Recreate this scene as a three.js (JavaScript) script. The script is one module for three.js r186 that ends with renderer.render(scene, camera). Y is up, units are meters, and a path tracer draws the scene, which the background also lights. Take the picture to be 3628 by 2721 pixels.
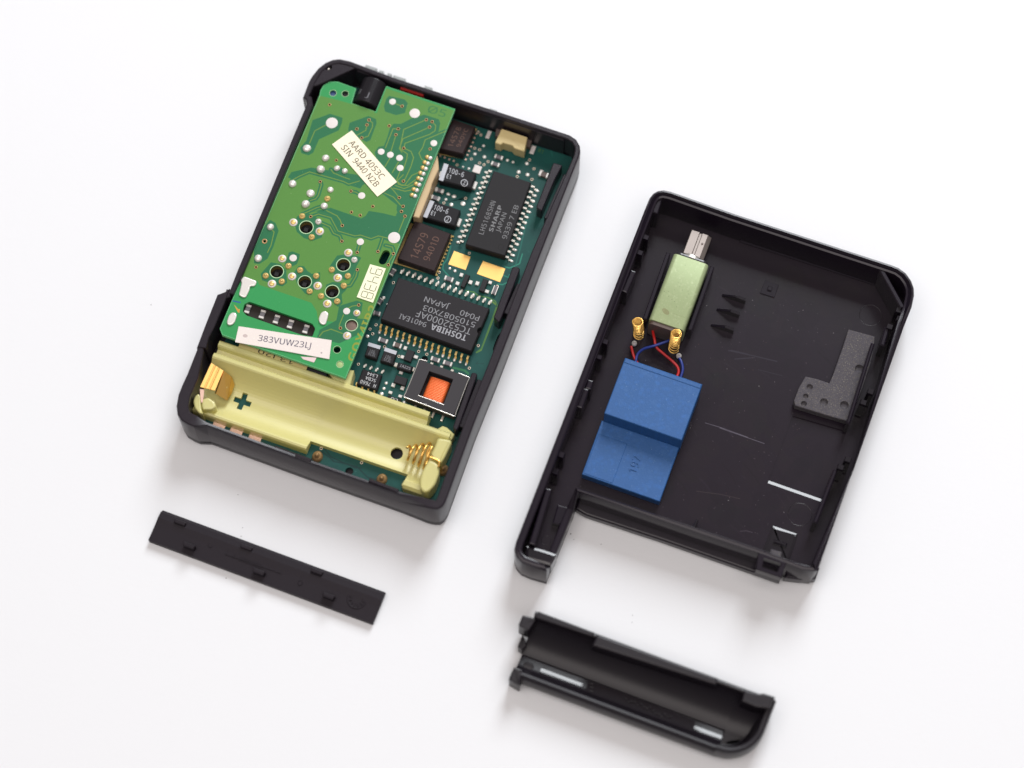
import * as THREE from 'three';
import { mergeGeometries, mergeVertices, toCreasedNormals } from 'three/addons/utils/BufferGeometryUtils.js';
import { TextGeometry } from 'three/addons/geometries/TextGeometry.js';
import { FontLoader } from 'three/addons/loaders/FontLoader.js';
import { RectAreaLightUniformsLib } from 'three/addons/lights/RectAreaLightUniformsLib.js';
import { Brush, Evaluator, SUBTRACTION } from 'three-bvh-csg';

// ---------------------------------------------------------------- camera, light, exposure
const FPX = 7800, TILT = THREE.MathUtils.degToRad(20.5), DIST = 470;          // focal length in photo pixels, tilt from straight down, distance in mm
const ST = Math.sin(TILT), CT = Math.cos(TILT);
const CAM = [0, DIST * CT, DIST * ST];
const scene = new THREE.Scene();
scene.background = new THREE.Color().setRGB(0.47, 0.437, 0.423);               // the pale room all round
const camera = new THREE.PerspectiveCamera(2 * THREE.MathUtils.radToDeg(Math.atan(1360.5 / FPX)), 4 / 3, 0.01, 20);
camera.position.set(CAM[0] / 1000, CAM[1] / 1000, CAM[2] / 1000);
camera.lookAt(0, 0, 0);
camera.focus = 0.468;
camera.userData.fStop = 7.5;
const renderer = new THREE.WebGLRenderer({ antialias: true });
renderer.setSize(1024, 768);
renderer.toneMapping = THREE.LinearToneMapping;
renderer.toneMappingExposure = 0.75;
renderer.shadowMap.enabled = true;

RectAreaLightUniformsLib.init();
const WIN = new THREE.Vector3(0.36, 0.88, -0.96), WINW = 0.46, WINH = 0.72;
const windowLight = new THREE.RectAreaLight(new THREE.Color(0.945, 0.985, 1.02), 22, WINW, WINH);
windowLight.position.copy(WIN);
windowLight.lookAt(0, 0, 0);
scene.add(windowLight);
const FILL = new THREE.Vector3(-0.08, 1.55, 0.29), FILLW = 1.8, FILLH = 0.95;    // broad warm fill panel, added unseen overhead to soften the shadows
const fillLight = new THREE.RectAreaLight(new THREE.Color(1.0, 0.925, 0.89), 3.6, FILLW, FILLH);
fillLight.position.copy(FILL); fillLight.lookAt(0, 0, 0); scene.add(fillLight);

// ---------------------------------------------------------------- photo pixels to positions (millimetres, y up, z towards the viewer)
function P(p, h) {
  const a = (p[0] - 1814) / FPX, b = (1360.5 - p[1]) / FPX;
  const d = [a, -CT + ST * b, -ST - CT * b], t = (h - CAM[1]) / d[1];
  return [CAM[0] + t * d[0], CAM[2] + t * d[2]];
}
const zoom = (ox, oy, s = 3.16) => (x, y) => [ox + x / s, oy + y / s];
const A = zoom(1000, 150), B = zoom(1400, 250), C = zoom(900, 600), D = zoom(1350, 650), E = zoom(600, 900), F = zoom(1150, 1000), G = zoom(580, 1350), H = zoom(1100, 1350);
const I = zoom(2150, 650), J = zoom(2600, 750), K = zoom(1950, 1150), L = zoom(2550, 1150), M = zoom(1780, 1650), N = zoom(2350, 1650), O = zoom(500, 1780, 2.4578), Q = zoom(1750, 2130, 2.1067);
const T = zoom(560, 1000, 1.8433), V1 = zoom(1450, 1500, 4.1475), V2 = zoom(600, 1350, 4.1475), V3 = zoom(1650, 900, 4.1475), V4 = zoom(660, 950, 4.1475), X = zoom(1480, 1150, 5.53);
function frame(deg, u, v) {
  const phi = THREE.MathUtils.degToRad(deg), c = Math.cos(phi), s = Math.sin(phi), o = P([u, v], 0);
  const f = (p, h) => { const w = P(p, h), x = w[0] - o[0], z = w[1] - o[1]; return [x * c + z * s, -x * s + z * c]; };
  f.phi = phi; f.o = o;
  return f;
}
const FP = frame(19.8, 1330, 1010), FC = frame(20.4, 2500, 1350), FS = frame(20.7, 945, 2000), FD = frame(20.9, 2260, 2430);

// ---------------------------------------------------------------- small tools
let seed = 7;
const rnd = () => { seed = (seed * 1664525 + 1013904223) >>> 0; return seed / 4294967296; };
const taken = {};
const numbered = (n) => { const k = taken[n] = (taken[n] ?? -1) + 1; return k ? n + '_' + String(k).padStart(3, '0') : n; };
function thing(name, label, category, f, y = 0, group) {
  const g = new THREE.Group(); g.name = numbered(name); g.position.set(f.o[0] / 1000, y / 1000, f.o[1] / 1000); g.rotation.y = -f.phi;
  g.userData = { label, category }; if (group) g.userData.group = group;
  g.baseY = y; scene.add(g); return g;
}
function add(parent, name, geo, mat, label) {                                 // geometry in mm, in the thing's frame, y from the table
  geo.translate(0, -(parent.baseY ?? 0), 0); geo.scale(0.001, 0.001, 0.001);
  const m = new THREE.Mesh(geo, mat); m.name = name; m.castShadow = m.receiveShadow = true; m.baseY = parent.baseY;
  if (label) m.userData.label = label;
  parent.add(m); return m;
}
function put(parent, name, shared, mat, x, y, z, sx, sy, sz, turn = 0) {       // a shared unit shape, placed and sized
  const m = new THREE.Mesh(shared, mat); m.name = name; m.castShadow = m.receiveShadow = true; m.baseY = parent.baseY;
  m.position.set(x / 1000, (y - (parent.baseY ?? 0)) / 1000, z / 1000); m.scale.set(sx / 1000, sy / 1000, sz / 1000); m.rotation.y = turn;
  parent.add(m); return m;
}
const V = (p) => new THREE.Vector2(p[0], -p[1]);
function boxUV(g, s = 0.1) {
  const p = g.attributes.position, n = g.attributes.normal, uv = new Float32Array(p.count * 2);
  for (let i = 0; i < p.count; i++) {
    const ax = Math.abs(n.getX(i)), ay = Math.abs(n.getY(i)), az = Math.abs(n.getZ(i));
    let u, v; if (ay >= ax && ay >= az) { u = p.getX(i); v = p.getZ(i); } else if (ax >= az) { u = p.getZ(i); v = p.getY(i); } else { u = p.getX(i); v = p.getY(i); }
    uv[2 * i] = u * s; uv[2 * i + 1] = v * s;
  }
  g.setAttribute('uv', new THREE.BufferAttribute(uv, 2)); return g;
}
function affUV(g, tl, tr, bl) {                                                // texture corners given as points of the thing's frame
  const p = g.attributes.position, uv = new Float32Array(p.count * 2);
  const ax = tr[0] - tl[0], az = tr[1] - tl[1], bx = bl[0] - tl[0], bz = bl[1] - tl[1], det = ax * bz - az * bx;
  for (let i = 0; i < p.count; i++) {
    const x = p.getX(i) - tl[0], z = p.getZ(i) - tl[1];
    uv[2 * i] = (x * bz - z * bx) / det; uv[2 * i + 1] = 1 - (ax * z - az * x) / det;
  }
  g.setAttribute('uv', new THREE.BufferAttribute(uv, 2)); return g;
}
function prism(pts, y0, y1, o = {}) {
  const s = new THREE.Shape(pts.map(V));
  for (const h of o.holes ?? []) s.holes.push(new THREE.Path(h.map(V)));
  const bs = o.bevel ?? 0, bt = bs ? (o.bevelH ?? bs) : 0;
  const g = new THREE.ExtrudeGeometry(s, { depth: Math.max(0.001, y1 - y0 - 2 * bt), bevelEnabled: bs > 0, bevelSize: bs, bevelThickness: bt, bevelOffset: -bs, bevelSegments: o.seg ?? 1, curveSegments: 6, steps: 1 });
  g.rotateX(-Math.PI / 2); g.translate(0, y0 + bt, 0);
  return boxUV(g, o.uv ?? 0.1);
}
function fillet(pts, r, n = 6) {                                              // round the corners of a closed polygon
  const out = [], N_ = pts.length;
  for (let i = 0; i < N_; i++) {
    const p = pts[i], a = pts[(i + N_ - 1) % N_], b = pts[(i + 1) % N_], ri = Array.isArray(r) ? r[i] : r;
    const da = Math.hypot(a[0] - p[0], a[1] - p[1]), db = Math.hypot(b[0] - p[0], b[1] - p[1]), t = Math.min(ri, da * 0.48, db * 0.48);
    if (t < 0.02) { out.push(p); continue; }
    const q0 = [p[0] + (a[0] - p[0]) / da * t, p[1] + (a[1] - p[1]) / da * t], q1 = [p[0] + (b[0] - p[0]) / db * t, p[1] + (b[1] - p[1]) / db * t];
    for (let k = 0; k <= n; k++) { const u = k / n, w = 1 - u; out.push([w * w * q0[0] + 2 * w * u * p[0] + u * u * q1[0], w * w * q0[1] + 2 * w * u * p[1] + u * u * q1[1]]); }
  }
  return out;
}
const circle = (x, z, r, n = 20) => Array.from({ length: n }, (_, k) => [x + r * Math.cos(2 * Math.PI * k / n), z + r * Math.sin(2 * Math.PI * k / n)]);
function bar(a, b, w) {                                                       // strip of width w from a to b
  const dx = b[0] - a[0], dz = b[1] - a[1], l = Math.hypot(dx, dz), nx = -dz / l * w / 2, nz = dx / l * w / 2;
  return [[a[0] + nx, a[1] + nz], [b[0] + nx, b[1] + nz], [b[0] - nx, b[1] - nz], [a[0] - nx, a[1] - nz]];
}
function sweep(out, prof, closed = true, crease = 0.6) {                       // wall along an outline; prof(i) gives [inset, y] pairs, the same number everywhere
  const n = out.length; let area = 0;
  for (let i = 0; i < n; i++) { const a = out[i], b = out[(i + 1) % n]; area += a[0] * b[1] - b[0] * a[1]; }
  const sg = area > 0 ? 1 : -1, pos = [], idx = [];
  const profs = out.map((_, i) => prof(i)), m = profs[0].length;
  for (let i = 0; i < n; i++) {
    const p = out[i], a = closed || i > 0 ? out[(i + n - 1) % n] : p, b = closed || i < n - 1 ? out[(i + 1) % n] : p;
    let d1 = [p[0] - a[0], p[1] - a[1]], d2 = [b[0] - p[0], b[1] - p[1]];
    const l1 = Math.hypot(...d1) || 1, l2 = Math.hypot(...d2) || 1;
    let tx = d1[0] / l1 + d2[0] / l2, tz = d1[1] / l1 + d2[1] / l2; const lt = Math.hypot(tx, tz) || 1; tx /= lt; tz /= lt;
    const nx = -tz * sg, nz = tx * sg;
    for (const [w, y] of profs[i]) pos.push(p[0] + nx * w, y, p[1] + nz * w);
  }
  for (let i = 0; i < (closed ? n : n - 1); i++) for (let k = 0; k < m - 1; k++) {
    const q = ((i + 1) % n) * m + k, r = i * m + k;
    if (sg > 0) idx.push(r, r + 1, q, q, r + 1, q + 1); else idx.push(r, q, r + 1, q, q + 1, r + 1);
  }
  const g = new THREE.BufferGeometry(); g.setAttribute('position', new THREE.Float32BufferAttribute(pos, 3)); g.setIndex(idx);
  const c = toCreasedNormals(g, crease); return boxUV(c);
}
function merge(list) { return mergeGeometries(list.map((g) => { const h = g.index ? g.toNonIndexed() : g; for (const k of Object.keys(h.attributes)) if (!['position', 'normal', 'uv'].includes(k)) h.deleteAttribute(k); h.clearGroups(); return h; })); }
function tube(pts, r, seg = 40, rad = 8, closed = false) { return boxUV(new THREE.TubeGeometry(new THREE.CatmullRomCurve3(pts.map((p) => new THREE.Vector3(...p)), closed), seg, r, rad, closed)); }
const csg = new Evaluator(); csg.useGroups = false;
function cut(a, list) {
  let r = new Brush(a); r.updateMatrixWorld();
  for (const b of list) { const q = new Brush(b); q.updateMatrixWorld(); r = csg.evaluate(r, q, SUBTRACTION); }
  return r.geometry;
}
// shared unit shapes, 1 mm in radius or side
const uDome = boxUV(new THREE.SphereGeometry(1, 16, 7, 0, Math.PI * 2, 0, Math.PI / 2));
const uPeak = boxUV(new THREE.LatheGeometry([[1, 0], [0.96, 0.25], [0.8, 0.5], [0.6, 0.62], [0.42, 0.7], [0.3, 1.0], [0.12, 1.12], [0, 1.13]].map((p) => new THREE.Vector2(...p)), 16));
const uDisc = boxUV(new THREE.LatheGeometry([[1, 0], [1, 0.7], [0.9, 1], [0, 1]].map((p) => new THREE.Vector2(...p)), 18));
const uRing = boxUV(new THREE.LatheGeometry([[1, 0], [0.97, 0.7], [0.8, 1], [0.62, 0.8], [0.5, 0.15], [0.5, 0.0]].map((p) => new THREE.Vector2(...p)), 14));
const uHole = boxUV(new THREE.LatheGeometry([[0.52, 0.1], [0, 0.1]].map((p) => new THREE.Vector2(...p)), 12));
const uBox = (() => { const g = new THREE.ExtrudeGeometry(new THREE.Shape([[-0.5, -0.5], [0.5, -0.5], [0.5, 0.5], [-0.5, 0.5]].map((p) => new THREE.Vector2(...p))), { depth: 0.76, bevelEnabled: true, bevelSize: 0.1, bevelThickness: 0.12, bevelOffset: -0.1, bevelSegments: 1 }); g.rotateX(-Math.PI / 2); g.translate(0, 0.12, 0); return boxUV(g); })();

// ---------------------------------------------------------------- procedural textures
function canvasTex(w, h, draw, srgb = true) {
  const c = document.createElement('canvas'); c.width = w; c.height = h; draw(c.getContext('2d'), w, h);
  const t = new THREE.CanvasTexture(c); if (srgb) t.colorSpace = THREE.SRGBColorSpace; t.magFilter = THREE.LinearFilter; return t;
}
function noiseTex(n, lo, hi, coarse = 0) {
  const d = new Uint8Array(n * n * 4), base = new Float32Array(n * n); const cw = 16, cg = Array.from({ length: cw * cw }, rnd);
  for (let y = 0; y < n; y++) for (let x = 0; x < n; x++) {
    const fx = x / n * cw, fy = y / n * cw, ix = fx | 0, iy = fy | 0, ux = fx - ix, uy = fy - iy, q = (a, b) => cg[((b + cw) % cw) * cw + (a + cw) % cw];
    const c = (q(ix, iy) * (1 - ux) + q(ix + 1, iy) * ux) * (1 - uy) + (q(ix, iy + 1) * (1 - ux) + q(ix + 1, iy + 1) * ux) * uy;
    const v = lo + (hi - lo) * (rnd() * (1 - coarse) + c * coarse); base[y * n + x] = v;
    const k = (y * n + x) * 4, b = Math.round(v * 255); d[k] = d[k + 1] = d[k + 2] = b; d[k + 3] = 255;
  }
  const t = new THREE.DataTexture(d, n, n); t.wrapS = t.wrapT = THREE.RepeatWrapping; t.magFilter = THREE.LinearFilter; t.needsUpdate = true; return t;
}
const grain = noiseTex(256, 0, 1, 0.25), patchy = noiseTex(256, 0.3, 0.7, 0.8);
const rep = (t, r) => { const c = t.clone(); c.repeat.set(r, r); c.needsUpdate = true; return c; };
const grain4 = rep(grain, 0.8), rough = rep(patchy, 0.35);
const std = (r, g, b, o = {}) => new THREE.MeshPhysicalMaterial({ color: new THREE.Color().setRGB(r, g, b), roughness: 0.5, ...o });
const MT = {
  shell: std(0.0155, 0.0115, 0.017, { roughness: 0.3, specularIntensity: 0.65, bumpMap: grain4, bumpScale: 0.00001 }),
  cover: std(0.0115, 0.008, 0.0138, { roughness: 0.22, specularIntensity: 0.6, bumpMap: grain4, bumpScale: 0.000003 }),
  gloss: std(0.010, 0.0078, 0.0115, { roughness: 0.16, bumpMap: grain4, bumpScale: 0.000003 }),
  dark: std(0.006, 0.005, 0.007, { roughness: 0.6 }),
  chip: std(0.016, 0.015, 0.017, { roughness: 0.6, specularIntensity: 0.5, bumpMap: grain4, bumpScale: 0.00001 }),
  solder: std(0.74, 0.71, 0.67, { metalness: 0.4, roughness: 0.3, bumpMap: rough, bumpScale: 0.00004 }),
  pad: std(0.60, 0.555, 0.535, { metalness: 0.3, roughness: 0.5, bumpMap: rough, bumpScale: 0.00003 }),
  gold: std(0.86, 0.52, 0.14, { metalness: 0.9, roughness: 0.28 }),
  goldPad: std(0.90, 0.56, 0.17, { metalness: 0.45, roughness: 0.45, bumpMap: rough, bumpScale: 0.00002 }),
  flux: std(0.66, 0.47, 0.17, { metalness: 0.45, roughness: 0.32 }),
  pin: std(0.62, 0.57, 0.50, { metalness: 0.6, roughness: 0.32 }),
  copperPad: std(0.75, 0.50, 0.40, { metalness: 0.6, roughness: 0.4 }),
  via: std(0.36, 0.22, 0.10, { metalness: 0.5, roughness: 0.4 }),
  viaLight: std(0.62, 0.52, 0.42, { metalness: 0.5, roughness: 0.4 }),
  hole: std(0.012, 0.010, 0.008, { roughness: 0.7 }),
  tan: std(0.50, 0.36, 0.20, { roughness: 0.5 }),
  capBody: std(0.10, 0.07, 0.06, { roughness: 0.45 }),
  capGrey: std(0.12, 0.11, 0.12, { roughness: 0.45 }),
  silverBand: std(0.42, 0.43, 0.47, { roughness: 0.4, metalness: 0.2 }),
  cream: std(0.62, 0.50, 0.24, { roughness: 0.4 }),
  holder: std(0.80, 0.755, 0.33, { roughness: 0.3, transmission: 0.4, thickness: 0 }),
  nickel: std(0.72, 0.70, 0.66, { metalness: 0.9, roughness: 0.25 }),
  copperCoil: std(0.80, 0.17, 0.04, { metalness: 0.25, roughness: 0.4 }),
  blue: std(0.030, 0.105, 0.33, { roughness: 0.75 }),
  weight: std(0.30, 0.26, 0.24, { metalness: 0.75, roughness: 0.42 }),
  red: std(0.42, 0.012, 0.012, { roughness: 0.4 }),
  wireBlue: std(0.012, 0.03, 0.20, { roughness: 0.4 }),
  led: std(0.28, 0.008, 0.006, { roughness: 0.3 }),
  foam: new THREE.MeshPhysicalMaterial({ map: (() => { const t = canvasTex(256, 256, (c) => { c.fillStyle = '#545156'; c.fillRect(0, 0, 256, 256); for (let k = 0; k < 2600; k++) { c.fillStyle = ['#5e5b5e', '#4a474c', '#68635c', '#525058', '#7a766e'][(rnd() * 5) | 0]; c.beginPath(); c.arc(rnd() * 256, rnd() * 256, 0.5 + rnd() * 1.8, 0, 7); c.fill(); } }); t.wrapS = t.wrapT = THREE.RepeatWrapping; return t; })(), roughness: 0.95, specularIntensity: 0.3, bumpMap: grain4, bumpScale: 0.00018 }),
  grey: std(0.46, 0.49, 0.49, { roughness: 0.4, transmission: 0.45, thickness: 0 }),
};
MT.table = std(0.68, 0.69, 0.71, { roughness: 0.62, bumpMap: rep(grain, 12), bumpScale: 0.000012 });

// ---------------------------------------------------------------- setting: white table, the window that lights it, and an added fill panel
{
  const g = new THREE.BoxGeometry(1.6, 0.03, 1.0); g.translate(0, -0.015, 0);
  const t = new THREE.Mesh(g, MT.table); t.name = 'tabletop'; t.userData = { label: 'white matt tabletop under all the parts', category: 'table', kind: 'structure' }; t.receiveShadow = t.castShadow = true; scene.add(t);
  const fm = std(0.7, 0.7, 0.7, { roughness: 0.5 });
  for (const [name, at, W, Hh, col, glow, label] of [['window', WIN, WINW, WINH, [0.985, 0.99, 1], 1.2, 'bright narrow window beyond the far edge of the table'], ['fill_panel', FILL, FILLW, FILLH, [1, 0.915, 0.88], 0.8, 'broad glowing fill panel added above the table, out of view']]) {
    const w = new THREE.Group(); w.name = name; w.userData = { label, category: name.replace('_', ' '), kind: 'structure' };
    w.position.copy(at); w.lookAt(0, 0, 0); scene.add(w);
    const pane = new THREE.Mesh(new THREE.PlaneGeometry(W, Hh), new THREE.MeshStandardMaterial({ color: 0x000000, emissive: new THREE.Color(...col), emissiveIntensity: glow })); pane.name = 'pane'; pane.position.z = -0.01; w.add(pane);
    for (const [x, y, a, b] of [[-W / 2 - 0.02, 0, 0.035, Hh + 0.075], [W / 2 + 0.02, 0, 0.035, Hh + 0.075], [0, Hh / 2 + 0.02, W + 0.004, 0.035], [0, -Hh / 2 - 0.02, W + 0.004, 0.035]]) {
      const f = new THREE.Mesh(new THREE.BoxGeometry(a, b, 0.02), fm); f.name = 'frame'; f.position.set(x, y, -0.01); w.add(f);
    }
  }
}

// ---------------------------------------------------------------- pager front case (open side up)
const RIM = 11.5, BOARD = 4.2, UP = 10.6;
const mp = (f, h, zf, list) => list.map(([x, y]) => f(zf(x, y), h));
const caseOutline = (() => {
  const r = (zf, list) => mp(FP, RIM, zf, list);
  const top = r(A, [[480, 222], [560, 188], [640, 178], [760, 203]]), tr = r(B, [[0, 75], [1880, 690], [1960, 718], [2030, 765], [2070, 835], [2076, 900], [2062, 965]]);
  const right = [...r(V3, [[1105, 0], [465, 1659]]), ...r(V1, [[960, 0], [570, 1075], [540, 1150], [495, 1220], [420, 1278], [330, 1315], [220, 1318]])];
  const bottom = [FP(T(1570, 1470), 6.2), FP(T(1000, 1262), 6.2), FP(T(330, 1003), 6.2)];
  const bl = r(V2, [[330, 740], [250, 700], [165, 600], [115, 490], [99, 360], [128, 190], [200, 15]]);
  const left = [...r(V4, [[5, 1560], [152, 1192], [150, 1158], [280, 832], [455, 400], [520, 365], [572, 352], [585, 300], [640, 305], [750, 20]]), ...r(A, [[268, 690], [262, 640], [228, 612], [295, 432], [330, 372], [400, 285]])];
  const all = [...top, ...tr, ...right, ...bottom, ...bl, ...left].map(([x, z]) => [x, z > 46.2 ? 46.2 + (z - 46.2) * 0.35 : z]);
  return { pts: all, nTop: top.length, nTr: tr.length };
})();
const pager = thing('pager_case', 'black plastic open pager front case holding the green circuit boards', 'device case', FP);
{
  const o = caseOutline.pts, zb = 44.6;
  const floor = prism(o, 0, 3.0, { bevel: 0.5, bevelH: 0.6 });
  const wall = sweep(o, (i) => {
    const [x, z] = o[i];
    if (z > zb && x > -20.8 && x < 28.5) return [[0.5, 0.3], [0.05, 0.9], [0, 1.4], [0, 6.2], [0.2, 7.6], [0.55, 9.4], [0.85, 10.5], [0.95, 10.62], [1.4, 10.5], [1.46, 10.3], [1.47, 10.1], [1.5, 2.9]];
    const w = z < -38 ? 1.25 : x < 0 ? (z > 34 ? 2.6 : 1.5) : 2.05;
    return [[0.5, 0.3], [0.05, 0.9], [0, 1.4], [0, 10.9], [0.12, RIM - 0.2], [0.38, RIM], [0.42, RIM], [w - 0.25, RIM], [w - 0.05, RIM - 0.15], [w, RIM - 0.4], [w, RIM - 0.6], [w, 2.9]];
  }, true, 0.5);
  add(pager, 'case_floor', floor, MT.shell); add(pager, 'case_wall', wall, MT.shell);
  // raised inner ridge along the top wall
  const t0 = FP(A(850, 268), RIM), t1 = FP(B(1900, 745), RIM);
  add(pager, 'wall_ridge', prism(bar([t0[0], t0[1] + 0.55], [t1[0], t1[1] + 0.25], 0.55), 3, RIM - 0.75, { bevel: 0.12 }), MT.shell);
  // filled corner with its screw
  const corner = [...mp(FP, RIM, A, [[820, 272], [390, 468], [345, 480], [300, 445], [330, 380], [400, 292], [480, 230], [560, 196], [640, 186], [760, 212]])];
  const sc = FP(A(515, 268), RIM);
  const cm = add(pager, 'corner_post', prism(corner.map(([x, z]) => [x + 0.12, z + 0.12]), 2.9, RIM - 0.25, { bevel: 0.15, holes: [circle(sc[0], sc[1], 1.0, 20)] }), MT.shell);
  put(cm, 'screw', uDome, MT.nickel, sc[0], RIM - 1.5, sc[1], 0.62, 0.75, 0.62);
  // guide rails on the inside of the right wall
  const rails = [mp(FP, 8.3, B, [[1772, 1028], [1875, 1058], [1790, 1215], [1685, 1470]]).concat(mp(FP, 8.3, D, [[1800, 310], [1735, 270]])),
    mp(FP, 8.3, V3, [[690, 185], [770, 188], [800, 220], [530, 930], [490, 1010], [410, 930]]),
    mp(FP, 8.3, X, [[1062, 935], [1140, 945], [1170, 980]]).concat(mp(FP, 8.3, V1, [[725, 60], [690, 115], [640, 60]]))];
  for (const q of rails) add(pager, 'guide_rail', prism(fillet(q, 0.4), 2.9, 8.3, { bevel: 0.18 }), MT.shell);
  for (const [p, q] of [[V3(800, 420), V3(600, 860)], [X(1230, 1060), V1(770, 40)], [B(1920, 1150), B(1700, 1640)]]) add(pager, 'slot_filler', prism(bar(FP(p, 8), FP(q, 8), 1.3), 2.9, 7.2, { bevel: 0.12 }), MT.shell);  // black bars added to fill the slots beside the rails, so these look dark
  // steps in the lower lip
  for (const [a, b, h] of [[T(1000, 1160), T(900, 1122), 11.1], [T(760, 1063), T(930, 1128), 10.2], [T(1380, 1285), T(1570, 1358), 11.05]]) { const p = FP(a, 11), q = FP(b, 11); add(pager, 'lip_step', prism(bar([p[0], p[1] + 0.15], [q[0], q[1] + 0.15], 0.7), 8, h, { bevel: 0.12 }), MT.shell); }
  // clip block on the left wall
  add(pager, 'side_latch', prism(mp(FP, RIM, V4, [[460, 395], [570, 355], [640, 305], [560, 520], [410, 880], [330, 1030], [290, 1180], [160, 1165], [285, 835]]), 4, RIM + 0.25, { bevel: 0.15 }), MT.shell);
  // grey button ribs that show past the top wall
  for (const [p, w] of [[A(1000, 268), 3.4], [A(1113, 314), 1.3], [A(1205, 345), 1.2], [A(1315, 385), 3.6], [A(1640, 495), 2.2], [B(1100, 432), 2.2], [B(1660, 622), 1.8]]) { const c = FP(p, 5); put(pager, 'button_rib', uBox, MT.grey, c[0], 3.6, c[1] + 0.45, w * 0.8, 1.4, 0.9); }
  const lp = mp(FP, 10.3, A, [[1330, 460], [1420, 488], [1590, 548], [1580, 605], [1320, 520]]);
  add(pager, 'red_lens', prism(lp, 8.4, 10.3, { bevel: 0.15 }), MT.led, 'red lens behind the top wall');
}

// ---------------------------------------------------------------- lettering tools
const txt = (c, s, x, y, h, w, font = 'sans-serif', weight = '') => {          // text that fits a given height and width, x y its left middle
  c.save(); c.font = `${weight} 100px ${font}`; const m = c.measureText(s).width; c.translate(x, y); c.scale(w / m, h / 72); c.textBaseline = 'alphabetic'; c.fillText(s, 0, 36); c.restore();
};
const speckle = (c, w, h, n, cols, r0, r1) => { for (let k = 0; k < n; k++) { c.fillStyle = cols[(rnd() * cols.length) | 0]; c.beginPath(); c.arc(rnd() * w, rnd() * h, r0 + rnd() * (r1 - r0), 0, 7); c.fill(); } };
function printed(w, h, bg, draw, o = {}) {
  const map = canvasTex(w, h, (c) => { c.fillStyle = bg; c.fillRect(0, 0, w, h); draw(c, w, h); });
  return new THREE.MeshPhysicalMaterial({ map, roughness: 0.62, specularIntensity: 0.35, ...o });
}
const drawPts = (c, pts, close) => { c.beginPath(); pts.forEach((p, i) => (i ? c.lineTo(p[0], p[1]) : c.moveTo(p[0], p[1]))); if (close) c.closePath(); };

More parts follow.
